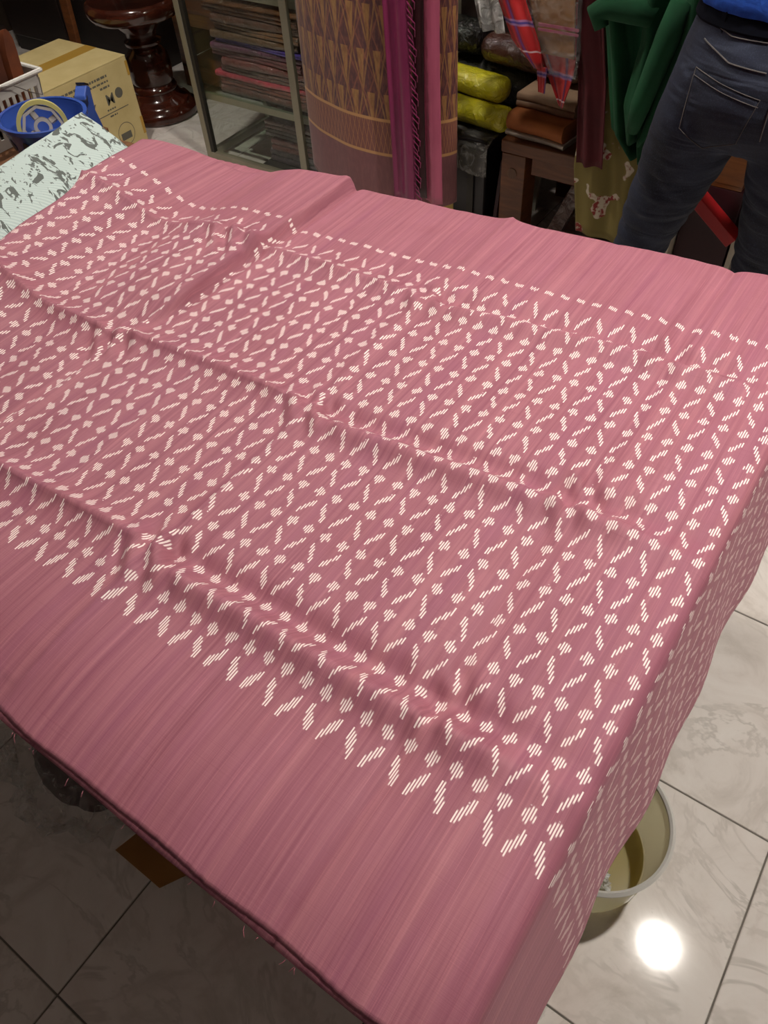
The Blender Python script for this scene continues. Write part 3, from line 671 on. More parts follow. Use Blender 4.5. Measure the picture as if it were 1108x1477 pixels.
# ------------------------------------------------------------------ carton with printed side
cb = carton('cardboard_carton', 'sealed tan cardboard carton with printed side standing on the floor', -3.32, -2.905, 1.77, 2.205, .36, MT['card'])
a, b, h = .2075, .2175, .36
B(-.034, .034, -b - .0004, b + .0004, h, h + .0006).build('tape_strip', MT['tape'], cb)
B(-.034, .034, -b - .0006, -b, h - .07, h).build('tape_strip', MT['tape'], cb)
for s in (-1, 1): B(a, a + .0006, s * b - (.012 if s > 0 else 0), s * b + (.012 if s < 0 else 0), h - .075, h - .02).build('tape_strip', MT['tape'], cb)
B(a, a + .0006, b - .014, b, .05, .12).build('tape_strip', MT['tape'], cb)
def text(body, size, y, z, parent, mat, name='lettering', bold=True):
    cu_ = bpy.data.curves.new(name, 'FONT'); cu_.body = body; cu_.size = size; cu_.extrude = .0004
    cu_.resolution_u = 2; cu_.offset = .0005 if bold else 0
    tmp = bpy.data.objects.new(name, cu_); C.objects.link(tmp)
    dg = bpy.context.evaluated_depsgraph_get(); me = bpy.data.meshes.new_from_object(tmp.evaluated_get(dg)); bpy.data.objects.remove(tmp)
    me.materials.clear(); me.materials.append(mat)
    o = bpy.data.objects.new(name, me); C.objects.link(o); o.parent = parent
    o.location = (a + .0006, y, z); o.rotation_euler = (PI / 2, 0, PI / 2); return o
text('ATLY', .052, -.115, .205, cb, MT['ink']); text('M', .058, .062, .215, cb, MT['ink'])
m = MB()                                     # rows of tiny illegible print
def words(y0, y1, z, hh):
    y = y0
    while y < y1:
        L = random.uniform(.006, .022); m.box(a, a + .0005, y, min(y + L, y1), z, z + hh); y += L + .004
words(-.20, .10, .315, .009); words(-.10, .10, .297, .007); words(-.10, -.02, .272, .008); words(.05, .10, .278, .008)
words(.055, .10, .195, .006); words(.06, .10, .170, .006); m.box(a, a + .0005, .0, .165, .183, .186)
m.build('small_print', MT['ink'], cb)['kind'] = 'stuff'
def ring(y, z, r0, r1, name, n=40):
    mm = MB()
    vs = []
    for r in (r0, r1):
        for k in range(n): vs.append((a + .0006, y + r * math.cos(2 * PI * k / n), z + r * math.sin(2 * PI * k / n)))
    mm.add(vs, [(k, (k + 1) % n, n + (k + 1) % n, n + k) for k in range(n)]); return mm.build(name, MT['ink'], cb)
ring(.135, .243, .0001, .020, 'globe_emblem'); ring(.115, .085, .042, .0445, 'round_mark')
mm = MB().box(a, a + .0006, .085, .14, .062, .09); mm.build('mark_picture', MT['ink'], cb)

# ------------------------------------------------------------------ turned pedestal stool
ps = thing('pedestal_stool', 'polished dark redwood stool with turned baluster foot on the floor', 'stool', (-3.10, 2.47, 0))
MB().lathe([(.001, .001), (.172, .001), (.180, .014), (.176, .032), (.158, .040), (.152, .056), (.142, .068), (.120, .076), (.108, .092), (.100, .104), (.001, .106)], 64).build('foot', MT['redwood'], ps, True, angle=50)
MB().lathe([(.001, .104), (.098, .104), (.102, .116), (.096, .128), (.088, .134), (.094, .150), (.098, .20), (.092, .25), (.074, .272), (.062, .285), (.080, .296), (.082, .308), (.064, .318), (.070, .345), (.110, .385), (.125, .398), (.001, .399)], 64).build('baluster', MT['redwood'], ps, True, angle=50)
MB().lathe([(.001, .397), (.150, .398), (.192, .410), (.205, .432), (.206, .455), (.198, .470), (.188, .476), (.180, .472), (.001, .474)], 72).build('seat', MT['redwood'], ps, True, angle=50)

# ------------------------------------------------------------------ dark furniture behind the stool
wd = thing('dark_cupboard', 'dark wooden cupboard against the back wall', 'cupboard', (-3.95, 2.95, 0))
B(-.5, .5, -.25, .28, .0, 1.9).build('carcass', MT['darkwood'], wd, bevel=.004)
for s in (-1, 1):
    d = B(-.235, .235, -.02, 0, .08, 1.84).build('door', MT['darkwood'], wd, bevel=.006); d.location = (s * .243, -.252, 0)
    kb = MB().lathe([(.006, 0), (.008, .012), (.013, .02), (.010, .03), (.001, .032)], 16).build('knob', MT['redwood'], d, True); kb.rotation_euler = (PI / 2, 0, 0); kb.location = (-s * .2, -.02, .95)
bp = thing('leaning_board', 'long brown wooden board leaning against the dark cupboard', 'board', (-3.66, 2.50, 0))
MB().hexa([(-.028, -.012, 0.0), (.028, -.012, 0), (.028, .012, 0), (-.028, .012, 0)], [(-.028, .105, 1.5), (.028, .105, 1.5), (.028, .129, 1.5), (-.028, .129, 1.5)]).build('plank', MT['benchwood'], bp, bevel=.003)
dcr = thing('dark_crate', 'dark wooden crate on the floor carrying a yellow carton', 'crate', (-4.0, 2.02, 0))
for s in (-1, 1):
    for zz in (.0, .115, .23): B(-.26, .26, s * .2 - .009, s * .2 + .009, zz + .002, zz + .10).build('slat', MT['darkwood'], dcr)
    for zz in (.0, .115, .23): B(s * .25 - .009, s * .25 + .009, -.19, .19, zz + .002, zz + .10).build('slat', MT['darkwood'], dcr)
B(-.26, .26, -.21, .21, .331, .345).build('lid', MT['darkwood'], dcr)
yc = carton('tan_carton', 'tall yellowish tan carton standing on the dark crate', -4.22, -3.76, 1.84, 2.2, .55, MT['carddark'], z0=.345)
# orange wood rack with papers
rk = thing('wooden_rack', 'orange brown wooden rack with open shelves beside the glass cabinet', 'rack', (-2.92, 2.93, 0))
for x in (-.27, .27):
    for y in (-.15, .15): B(x - .022, x + .022, y - .022, y + .022, 0.0, .9).build('post', MT['rackwood'], rk, bevel=.003)
for zz in (.085, .33, .60, .86):
    B(-.29, .29, -.172, .172, zz, zz + .018).build('shelf', MT['rackwood'], rk, bevel=.002)
    B(-.245, .245, -.17, -.145, zz - .055, zz - .001).build('rail', MT['rackwood'], rk)
for q, (x, y, z, rz, lab) in enumerate(((-2.86, 2.82, .103, .3, 'white paper packet on the lowest rack shelf'), (-2.80, 2.86, .348, -.2, 'white paper packet on the middle rack shelf'))):
    t = tag(MB().hexa([(-.07, -.05, 0), (.07, -.05, 0), (.07, .05, 0), (-.07, .05, 0)], [(-.066, -.046, .035), (.066, -.05, .03), (.068, .048, .035), (-.07, .046, .03)]).build('paper_packet', MT['paper'], bevel=.004), lab, 'packet')
    t.location = (x, y, z); t.rotation_euler = (0, 0, rz)

# ------------------------------------------------------------------ glass display cabinet
CX0, CX1, CY0, CY1 = -2.555, -1.56, 2.215, 2.62
gc = thing('display_cabinet', 'aluminium framed glass display cabinet full of folded textiles', 'cabinet', ((CX0 + CX1) / 2, (CY0 + CY1) / 2, 0))
def GC(m, name, mat, **k): return loc(m, gc).build(name, mat, gc, **k)
CH = 1.85; pw = .026
for x in (CX0, CX1 - pw):
    for y in (CY0, CY1 - pw): GC(B(x, x + pw, y, y + pw, 0, CH), 'post', MT['alu'], bevel=.002)
GC(B(CX0 + pw, CX0 + pw + .018, CY0 + .004, CY0 + .022, .03, CH - .03), 'door_track', MT['dalu'])
GC(B(-2.030, -1.998, CY0 - .004, CY0 + .012, .03, CH - .03), 'door_stile', MT['alu'], bevel=.002)
for zz in (.012, CH - .03):
    for y in (CY0, CY1 - pw): GC(B(CX0 + pw, CX1 - pw, y, y + pw, zz, zz + .028), 'rail', MT['alu'])
    for x in (CX0, CX1 - pw): GC(B(x, x + pw, CY0 + pw, CY1 - pw, zz, zz + .028), 'rail', MT['alu'])
for zz in (.245, .625, 1.0, 1.4):
    GC(B(CX0 + pw, CX1 - pw, CY0 + .03, CY0 + .045, zz, zz + .024), 'shelf_rail', MT['alu'])
    GC(B(CX0 + pw + .002, CX1 - pw - .002, CY0 + .03, CY1 - pw - .002, zz + .0245, zz + .0305), 'shelf', MT['shelfglass'])
GC(B(CX0 + .045, -2.0305, CY0 + .012, CY0 + .017, .042, CH - .032), 'door_pane', MT['glass'])
GC(B(-1.997, CX1 - pw, CY0 + .004, CY0 + .009, .042, CH - .032), 'door_pane', MT['glass'])
GC(B(CX0 + .010, CX0 + .015, CY0 + pw + .001, CY1 - pw - .001, .042, CH - .032), 'side_pane', MT['glass'])
GC(B(CX1 - .015, CX1 - .010, CY0 + pw + .001, CY1 - pw - .001, .042, CH - .032), 'side_pane', MT['glass'])
GC(B(-2.27, CX1 - pw, CY0 + .03, CY1 - pw, .015, .035), 'floor_board', MT['dalu'])
# folded textiles inside
def fold_section(d, hgt, layers, n=6):
    pts = []
    lh = hgt / layers
    for q in range(layers):            # front edge bulges, layer by layer
        z0 = q * lh
        for k in range(n + 1):
            t = -PI / 2 + PI * k / n; pts.append((-d / 2 - .35 * lh * math.cos(t) + .0015 * math.sin(q * 2.7), z0 + lh / 2 + lh / 2 * math.sin(t)))
    return pts + [(d / 2, hgt), (d / 2, 0)]
def folded(name, label, mat, x, y, z, wdt, d, hgt, layers, group, rz=0.0):
    sec = fold_section(d, hgt, layers); n = len(sec); m = MB(); k = 4
    vs = []
    for q in range(k + 1):
        xx = -wdt / 2 + wdt * q / k
        for yy, zz in sec: vs.append((xx, yy + .003 * math.sin(q * 1.7 + z * 40), zz + (0 if zz < 1e-6 else 0)))
    fs = [(q * n + i, q * n + (i + 1) % n, (q + 1) * n + (i + 1) % n, (q + 1) * n + i) for q in range(k) for i in range(n)]
    fs += [tuple(range(n)), tuple(k * n + i for i in range(n))]
    m.add(vs, fs); o = m.build(name, mat, None, True, angle=50); o.location = (x, y, z); o.rotation_euler = (0, 0, rz)
    return tag(o, label, 'textile', group)
def wrapm(nm, c): return mat_wrap(nm, rgb(*c), rgb(*[int(q * .72) for q in c]))
cols = [('dark brown', (104, 62, 50)), ('rust brown', (128, 68, 54)), ('bright pink edged', (206, 60, 84)), ('deep brown', (98, 58, 48)), ('reddish brown', (128, 62, 56)),
        ('dull mauve', (124, 72, 78)), ('plum', (104, 52, 84)), ('violet', (86, 62, 168)), ('olive brown', (112, 82, 54)), ('tan brown', (134, 92, 58)), ('chocolate brown', (104, 64, 46)), ('copper brown', (138, 84, 56))]
z = .2760
hs = [.030, .026, .022, .026, .030, .024, .022, .016, .028, .026, .030, .026]
for q, (nm, c) in enumerate(cols):
    folded('folded_textile', nm + ' folded textile in the tall stack inside the glass cabinet', wrapm(nm.replace(' ', '_') + '_wrapped', c), -2.22 + .018 * math.sin(q * 2.1), 2.40, z, .44 + .03 * math.sin(q * 1.3), .25, hs[q] - .001, 1 + (q % 2), 'textiles stacked on the middle cabinet shelf', .03 * math.sin(q * 3.3)); z += hs[q]
z = .0355
low = [('greyish mauve', (92, 78, 90), .055), ('brick red', (110, 40, 32), .045), ('dark speckled', (60, 44, 38), .030), ('dull maroon', (78, 34, 32), .030)]
for q, (nm, c, hh) in enumerate(low):
    folded('folded_textile', nm + ' folded textile on the floor board of the glass cabinet', wrapm(nm.replace(' ', '_') + '_wrapped', c), -2.02 + .02 * math.sin(q * 1.9), 2.42, z, .46, .26, hh - .001, 2, 'textiles on the cabinet floor board', .04 * math.sin(q * 2.0)); z += hh
z = .6560
for q, (nm, c) in enumerate([('ochre', (120, 84, 44)), ('dark red', (96, 30, 30)), ('brown striped', (84, 56, 40)), ('sand', (132, 104, 72))]):
    folded('folded_textile', nm + ' folded textile on the upper cabinet shelf', wrapm(nm.replace(' ', '_') + '_wrapped', c), -2.18, 2.43, z, .46, .26, .029, 1, 'textiles on the upper cabinet shelf'); z += .030

# ------------------------------------------------------------------ wrapped batik skirt on a display stand
bs = thing('batik_skirt', 'maroon and gold batik wrap skirt hanging on a display stand', 'skirt', (-1.535, 2.09, 0))
def skirt(r, z0, z1, amp):
    def fn(p, q):
        th = PI * (1.06 + .88 * p); z = z0 + (z1 - z0) * q
        k = 1 + .04 * (1 - q); rr = 1 + amp * math.sin(th * 7 + 1) + amp * .6 * math.sin(th * 13)
        sag = .028 * math.sin((p - .18) * PI * 1.5) * (1 - q) ** 2
        return (r * 1.0 * k * rr * math.cos(th), r * .30 * k * rr * math.sin(th) * 1.0, z - sag)
    return fn
MB().grid(skirt(.292, .200, 1.25, .012), 90, 60, 0, lambda p, q: (p * .84, q * 1.05)).build('outer_wrap', MT['batik'], bs, True, solid=.002, angle=180)
MB().grid(skirt(.278, .150, 1.2, .006), 60, 20).build('lining', MT['lining'], bs, True, solid=.0015, angle=180)
MB().lathe([(.001, 0.001), (.10, .001), (.10, .012), (.012, .02), (.012, 1.24), (.001, 1.25)], 24).build('stand', MT['dalu'], bs, True)
MB().tube([(-.27, .0, 1.245), (.27, .0, 1.245)], .012, 10).build('hanger_bar', MT['dalu'], bs, True)
sc = thing('pink_scarf', 'magenta and rose silk scarf with fringe hanging over the batik skirt', 'scarf', (-1.345, 1.975, 0))
def panel(x0, x1, y, z0, z1, am, ph):
    def fn(p, q): z = z0 + (z1 - z0) * q; return (lerp(x0, x1, p) + .006 * math.sin(z * 5 + ph), y + am * math.sin(p * PI * 2 + ph) + (.0 if q < 1 else 0), z)
    return fn
MB().grid(panel(-.075, .010, -.006, .235, 1.26, .010, 0), 18, 40).build('magenta_half', MT['scarf'], sc, True, solid=.002, angle=180)
MB().grid(panel(.035, .098, .010, .245, 1.26, .008, 1), 18, 40).build('rose_half', MT['scarf2'], sc, True, solid=.002, angle=180)
MB().grid(panel(.005, .045, .014, .25, 1.26, .002, 2), 6, 30).build('inner_fold', MT['wine'], sc, True, solid=.002, angle=180)
m = MB()
for q in range(60):
    z = .26 + q * .0165; x = .010 + .006 * math.sin(z * 5); L = .020 + .006 * math.sin(q * 1.7)
    m.tube([(x, -.010, z), (x + L * .5, -.016, z - .004), (x + L, -.012, z - .016), (x + L * .8, -.006, z - .034)], .0016, 5)
frg = m.build('fringe', MT['scarf'], sc, True); frg['kind'] = 'stuff'

# ------------------------------------------------------------------ bench, case and goods behind the table
bn = thing('low_bench', 'low brown wooden bench behind the table carrying wrapped textiles', 'bench', (-.55, 2.46, 0))
B(-.60, -.05, -.27, .27, .352, .392).build('bench_top', MT['benchwood'], bn, bevel=.004)
for x in (-.555, -.10):
    for y in (-.225, .225):
        lg = B(x - .042, x + .042, y - .042, y + .042, 0, .351).build('leg', MT['benchwood'], bn, bevel=.003)
        if y < 0:
            kn = MB().lathe([(.001, 0), (.017, 0), (.017, .002), (.001, .0025)], 20).build('knot', MT['table'], lg, True); kn.rotation_euler = (PI / 2, 0, 0); kn.location = (x - .002, y - .042, .29)
B(-.50, -.15, -.245, -.22, .29, .351).build('apron', MT['benchwood'], bn)
bc = thing('black_case', 'black storage case under plastic film beside the bench leg', 'case', (-1.32, 2.40, 0))
B(-.16, .110, -.20, .20, .0, .33).build('case_body', MT['blackbox'], bc, bevel=.01)
B(-.165, .115, -.205, .205, .331, .365).build('case_lid', MT['blackbox'], bc, bevel=.008)
for x in (-.08, .06): B(x - .012, x + .012, -.208, -.2055, .05, .36).build('strap', MT['dalu'], bc)
def filmfn(p, q):
    x = -.175 + .30 * p; y = -.24 + .44 * q; z = .367
    if q < .12: z -= (.12 - q) * .9; y = -.213 - .012 * math.sin(p * 9)
    return (x, y, z + .008 * abs(noise.noise(Vector((x * 26, y * 20, 3)))))
MB().grid(filmfn, 40, 30).build('plastic_film', MT['smoke'], bc, True, angle=25)
def roll(name, label, mat, p0, p1, r, squash=.8, seed=0, group=None, cat='roll'):
    p0, p1 = Vector(p0), Vector(p1); t = tag(bpy.data.objects.new('tmp', None), label, cat)
    d = p1 - p0; L = d.length; d.normalize(); s = Vector((-d.y, d.x, 0)).normalized(); u = d.cross(s)
    if u.z < 0: u = -u
    def fn(a, b):
        th = 2 * PI * a; e = 1.0
        if b < .10: e = math.sqrt(max(0, 1 - ((.10 - b) / .10) ** 2)) * .96 + .04
        if b > .90: e = math.sqrt(max(0, 1 - ((b - .90) / .10) ** 2)) * .96 + .04
        rr = r * e * (1 + .05 * noise.noise(Vector((math.cos(th) * 2, math.sin(th) * 2, b * 6 + seed))) + .02 * noise.noise(Vector((math.cos(th) * 7, math.sin(th) * 7, b * 20 + seed))))
        return p0 + d * L * b + s * math.cos(th) * rr + u * max(math.sin(th) * rr * squash, -r * squash * .93)
    m = MB().grid(fn, 40, 36); o = m.build(name, mat, None, True, angle=35)
    bpy.data.objects.remove(t); return tag(o, label, cat, group)
def Rl(pl, pr, Y, r): return None
roll('cloth_roll', 'lower bright yellow cloth roll in clear plastic', MT['yellow'], (-1.50, 2.31, .408), (-1.165, 2.28, .406), .046, .80, 1)
roll('cloth_roll', 'upper bright yellow cloth roll in clear plastic behind the lower one', MT['yellow'], (-1.50, 2.362, .477), (-1.21, 2.325, .473), .046, .85, 5)
roll('cloth_roll', 'brown cloth roll in crinkled clear plastic above the folded orange cloth', MT['brown'], (-1.36, 2.44, .555), (-.98, 2.40, .545), .058, .72, 8)
roll('cloth_roll', 'black cloth roll in shiny plastic above the yellow rolls', MT['black'], (-1.53, 2.47, .561), (-1.362, 2.47, .558), .062, .8, 11)
roll('cloth_roll', 'black cloth roll in plastic stacked above the brown roll', MT['black'], (-1.45, 2.55, .66), (-.95, 2.52, .65), .075, .8, 14)
dk = thing('dark_shelf', 'dark open wooden shelf behind the wrapped cloth rolls', 'shelf', (-1.1, 3.0, 0))
B(-.85, .85, .17, .2, 0, 1.8).build('back_board', MT['darkwood'], dk)
for zz in (.02, .45, .85, 1.25): B(-.83, .83, -.22, .169, zz, zz + .022).build('shelf_board', MT['darkwood'], dk)
for s in (-1, 1): B(s * .85 - .012, s * .85 + .012, -.22, .169, 0, 1.8).build('side_board', MT['darkwood'], dk)
# pillow-like support: stacked dark bags the rolls rest on
roll('cloth_bag', 'dark wrapped cloth bag lying behind the yellow rolls', MT['black'], (-1.50, 2.472, .442), (-1.16, 2.472, .442), .07, .9, 21, cat='bag')
# folded cloth on the bench
folded('folded_cloth', 'orange folded cloth with pale edge on the bench end', MT['orangeflat'], -1.035, 2.375, .408, .20, .30, .052, 1, 'folded cloths on the bench', -.10)
folded('folded_cloth', 'white folded cloth lowest of the pile on the bench end', MT['paper'], -1.035, 2.37, .393, .21, .31, .014, 1, 'folded cloths on the bench', -.10)
folded('folded_cloth', 'beige folded cloth on top of the orange one', MT['beige'], -1.04, 2.40, .461, .20, .26, .040, 2, 'folded cloths on the bench', -.06)
folded('folded_cloth', 'dark navy ribbed folded cloth on the bench beside the orange cloth', MT['navy'], -.80, 2.37, .409, .20, .30, .075, 1, 'folded cloths on the bench', .08)
folded('folded_cloth', 'cream folded cloth under the navy cloth', MT['paper'], -.795, 2.375, .393, .20, .315, .015, 1, 'folded cloths on the bench', .08)
# things leaning under the bench
def leaning(name, label, mat, x, y0, h, wdt, th, lean, cat, rz=0.0, tilt=0.0):
    o = MB().hexa([(-wdt / 2, 0, 0), (wdt / 2, 0, 0), (wdt / 2, th, 0), (-wdt / 2, th, 0)], [(-wdt / 2 + tilt, lean, h), (wdt / 2 + tilt, lean, h), (wdt / 2 + tilt, lean + th, h), (-wdt / 2 + tilt, lean + th, h)]).build(name, mat, None, bevel=.002)
    o.location = (x, y0, 0.0005); o.rotation_euler = (0, 0, rz); return tag(o, label, cat)
leaning('cream_panel', 'cream board leaning between the black case and bench leg', MT['paper'], -1.174, 2.50, .30, .036, .015, .03, 'board')
leaning('maroon_folder', 'thin maroon folder leaning beside the black case', MT['wine'], -1.183, 2.215, .30, .014, .18, .02, 'folder', 0, .018)
leaning('rolled_print', 'tilted roll of red and grey printed plastic under the bench', MT['brown'], -1.005, 2.24, .30, .05, .05, .06, 'roll', 0, .11)
leaning('wine_box', 'wine coloured box standing on the floor under the small crate', MT['wine'], -.475, 2.20, .395, .15, .3, .0, 'box')
leaning('wine_box', 'second wine coloured box beside the white board', MT['wine'], -.30, 2.20, .36, .14, .3, .0, 'box')
leaning('white_board', 'narrow white board standing next to the bench behind the person', MT['paper'], -.562, 2.16, .33, .016, .3, .0, 'board')
leaning('white_board', 'narrow white board standing between the wine coloured boxes', MT['paper'], -.385, 2.184, .28, .014, .3, .0, 'board')
pa, pb_ = atY(1004, 292, 2.13), atY(1054, 352, 2.13); dd = (pb_ - pa).normalized(); nn = Vector((dd.z, 0, -dd.x)) * .017
m = MB().poly([pa - nn, pb_ - nn, pb_ + nn, pa + nn], (0, .05, 0))
tag(m.build('red_folder', MT['redbook'], None, bevel=.002), 'red folder slanting against the wine coloured boxes', 'folder')
cr = thing('wooden_crate', 'small orange brown wooden crate with slot handle behind the person', 'crate', (-.51, 2.34, .3965))
B(-.14, .10, -.14, .14, .001, .012).build('base', MT['rackwood'], cr)
for s in (-1, 1): B(-.14, .10, s * .135 - .006, s * .135 + .006, .013, .17).build('side', MT['rackwood'], cr)
m = MB(); m.box(.094, .106, -.128, .128, .013, .07); m.box(.094, .106, -.128, -.05, .07, .17); m.box(.094, .106, .05, .128, .07, .17); m.box(.094, .106, -.05, .05, .11, .17); m.build('end', MT['rackwood'], cr)
B(-.146, -.134, -.128, .128, .013, .17).build('end', MT['rackwood'], cr)

# ------------------------------------------------------------------ clothes rail with hanging cloths
RZ, RYY = 1.38, 2.10
rl = thing('clothes_rail', 'dark metal clothes rail hung from the ceiling with cloths over it', 'rail', (-.78, RYY, 0))
MB().tube([(-.72, 0, RZ), (.80, 0, RZ)], .012, 12).build('bar', MT['dalu'], rl, True)
for x in (-.70, .78): MB().tube([(x, .0, RZ), (x, .0, CEIL - .001)], .008, 12).build('hanging_rod', MT['dalu'], rl, True)
def hang(name, label, mat, rows, Y, cat='cloth', folds=3, amp=.012, topx=None, th=.003, parent=None, nu=30, nv=40, ph=0.0, yslope=0.0, lay=0):
    # rows: (x left, x right, z) from the bottom to the top in metres
    zs = [r[2] for r in rows]
    L = [(r[2], r[0]) for r in rows]; Rr = [(r[2], r[1]) for r in rows]; z0, z1 = zs[0], zs[-1]
    over = z1 > RZ; qb = .80; nv = 60 if over else nv
    def fn(p, q):
        z = lerp(z0, RZ, min(1, q / qb)) if over else lerp(z0, z1, q); xl, xr = interp(z, L), interp(z, Rr)
        y = Y + amp * math.sin(p * PI * folds * 2 + ph + z * 1.3) * (1 - .6 * q) + .3 * amp * math.sin(p * 17 + z * 9) + yslope * (z1 - z) / (z1 - z0)
        if over:
            rb = .0142 + .004 * lay; k = sstep(RZ - .45, RZ - .03, z); y = lerp(y, RYY - rb, k)
            if q > qb:
                t = (q - qb) / (1 - qb); arc = PI * rb; d = t / .7 * arc if t < .7 else arc + (t - .7) / .3 * .10; xl, xr = rows[-1][0], rows[-1][1]
                if d < arc: y = RYY - rb * math.cos(d / rb); z = RZ + rb * math.sin(d / rb)
                else: y = RYY + rb; z = RZ - (d - arc)
            else: z = lerp(z0, RZ, q / qb); xl, xr = interp(z, L), interp(z, Rr)
        return (lerp(xl, xr, p), y, z)
    m = MB().grid(fn, nu, nv, 0, lambda p, q: (p * (rows[-1][1] - rows[-1][0]), lerp(z0, RZ, q / qb) if over else lerp(z0, z1, q)))
    o = m.build(name, mat, parent, True, solid=th, angle=180)
    return tag(o, label, cat) if parent is None else o
def rows_px(lst, Y, top=RZ + .012):
    out = []
    for (xl, yl), (xr, yr) in lst:
        A, Bq = atY(xl, yl, Y), atY(xr, yr, Y); out.append((A.x, Bq.x, (A.z + Bq.z) / 2))
    out.sort(key=lambda r: r[2]); out.append((out[-1][0], out[-1][1], top)); return out
hang('maroon_cloth', 'plain dark maroon cloth hanging between the plaid and green cloths', MT['maroon'], rows_px([((829, 238), (868, 243)), ((832, 120), (875, 125)), ((822, 10), (872, 10))], 2.11), 2.115, folds=1.5, amp=.010, lay=1)
hang('floral_cloth', 'olive cloth with white and red floral print hanging lowest', MT['floral'], rows_px([((828, 338), (905, 352)), ((826, 240), (925, 262)), ((845, 120), (940, 140))], 2.145), 2.15, folds=2.2, amp=.008, lay=0)
gcl = thing('green_cloth', 'heavy dark green wool cloth bunched over the rail beside the person', 'cloth', (0, 0, 0))
hang('hanging_panel', None, MT['green'], rows_px([((908, 224), (934, 234)), ((878, 190), (950, 205)), ((872, 120), (968, 130)), ((868, 60), (985, 70)), ((860, 0), (1012, 0))], 2.07), 2.07, folds=2.2, amp=.028, lay=2, parent=gcl, ph=.8)
hang('hanging_panel', None, MT['green'], rows_px([((905, 205), (925, 210)), ((900, 150), (960, 160)), ((925, 60), (1000, 70)), ((930, 0), (1015, 0))], 2.03), 2.03, folds=1.4, amp=.020, lay=3, parent=gcl, ph=2.2)
def foldtube(name, pts, rad, mat, parent): MB().tube(pts, rad, 14).build(name, mat, parent, True, angle=180)
g = [atY(*p, 2.02) for p in ((868, 40), (862, 18), (885, 6), (920, 14), (945, 26))]
foldtube('draped_fold', g, [.018, .028, .034, .032, .022], MT['green'], gcl)
g = [atY(*p, 2.02) for p in ((985, 0), (965, 50), (945, 100), (925, 150), (912, 190))]
foldtube('draped_fold', g, [.026, .030, .028, .026, .016], MT['green'], gcl)
# packaged plaid sarong
pl = thing('plaid_sarong', 'red plaid sarong folded around a brown card in clear plastic, hanging from the rail', 'sarong', (0, 0, 0))
hang('plaid_front', None, MT['plaid'], rows_px([((806, 154), (812, 155)), ((788, 110), (828, 110)), ((776, 83), (833, 83)), ((756, 0), (836, 0))], 2.10), 2.100, folds=.6, amp=.006, lay=2, parent=pl)
hang('plaid_fold', None, MT['plaid'], rows_px([((768, 96), (782, 100)), ((738, 60), (778, 66)), ((716, 0), (758, 0))], 2.07), 2.070, folds=1, amp=.006, lay=5, parent=pl, ph=1)
hang('plaid_tail', None, MT['plaid'], rows_px([((776, 134), (786, 134)), ((774, 95), (790, 95))], 2.085, .66), 2.085, folds=.5, amp=.003, parent=pl)
rw = rows_px([((778, 81), (830, 81)), ((762, 0), (832, 0))], 2.088)
hang('brown_card', None, MT['kraft'], rw, 2.088, folds=.5, amp=.002, lay=3, parent=pl, th=.002)
A1, A2 = rw[0], rw[1]; zc = (A1[2] + A2[2]) / 2
MB().box(A1[0] - .008, A1[1] + .004, 2.0815, 2.0835, zc - .008, zc - .002).box(A1[0] - .008, A1[1] + .004, 2.0815, 2.0835, zc + .003, zc + .010).build('pink_band', MT['scarf2'], pl)
hang('clear_sleeve', None, MT['film'], rows_px([((790, 112), (830, 112)), ((776, 83), (838, 68)), ((752, 0), (840, 0))], 2.07), 2.076, folds=.7, amp=.003, lay=4, parent=pl, th=.0006)
sv = thing('silver_packet', 'crinkled silvery plastic packet hanging above the brown roll', 'packet', (0, 0, 0))
hang('packet_film', None, MT['silver'], rows_px([((690, 50), (728, 40)), ((681, 5), (722, 0))], 2.12), 2.12, folds=2.0, amp=.010, parent=sv, th=.002)

# ------------------------------------------------------------------ the person
def voxel(mb, size, smooth=6):
    tmp = mb.build('tmp', MT['denim'])
    r = tmp.modifiers.new('r', 'REMESH'); r.mode = 'VOXEL'; r.voxel_size = size; r.use_smooth_shade = True
    s = tmp.modifiers.new('s', 'SMOOTH'); s.iterations = smooth; s.factor = .6
    dg = bpy.context.evaluated_depsgraph_get(); me = bpy.data.meshes.new_from_object(tmp.evaluated_get(dg)); bpy.data.objects.remove(tmp)
    me.materials.clear(); return me
def limb(m, pts, sub=4, n=20):    # pts: (x,y,z,rx,ry) smooth tube
    P = []
    for q in range(len(pts) - 1):
        p0 = pts[max(q - 1, 0)]; p1 = pts[q]; p2 = pts[q + 1]; p3 = pts[min(q + 2, len(pts) - 1)]
        for k in range(sub):
            t = k / sub; P.append([.5 * ((2 * b_) + (c_ - a_) * t + (2 * a_ - 5 * b_ + 4 * c_ - d_) * t * t + (-a_ + 3 * b_ - 3 * c_ + d_) * t ** 3) for a_, b_, c_, d_ in zip(p0, p1, p2, p3)])
    P.append(list(pts[-1])); vs = []; fs = []
    for x, y, z, rx, ry in P:
        for k in range(n): th = 2 * PI * k / n; vs.append((x + rx * math.cos(th), y + ry * math.sin(th), z))
    for q in range(len(P) - 1):
        for k in range(n): fs.append((q * n + k, q * n + (k + 1) % n, (q + 1) * n + (k + 1) % n, (q + 1) * n + k))
    fs += [tuple(range(n - 1, -1, -1)), tuple((len(P) - 1) * n + k for k in range(n))]
    m.add(vs, fs); return m
PX, PY = -.335, 1.73
pr = thing('person', 'person in dark blue jeans and a blue knit top seen from behind at the bench', 'person', (PX, PY, 0))
m = MB()
limb(m, [(0, .0, 1.005, .152, .105), (0, -.002, .95, .166, .118), (0, -.010, .88, .178, .134), (0, -.008, .80, .180, .128), (0, .0, .74, .15, .09)])
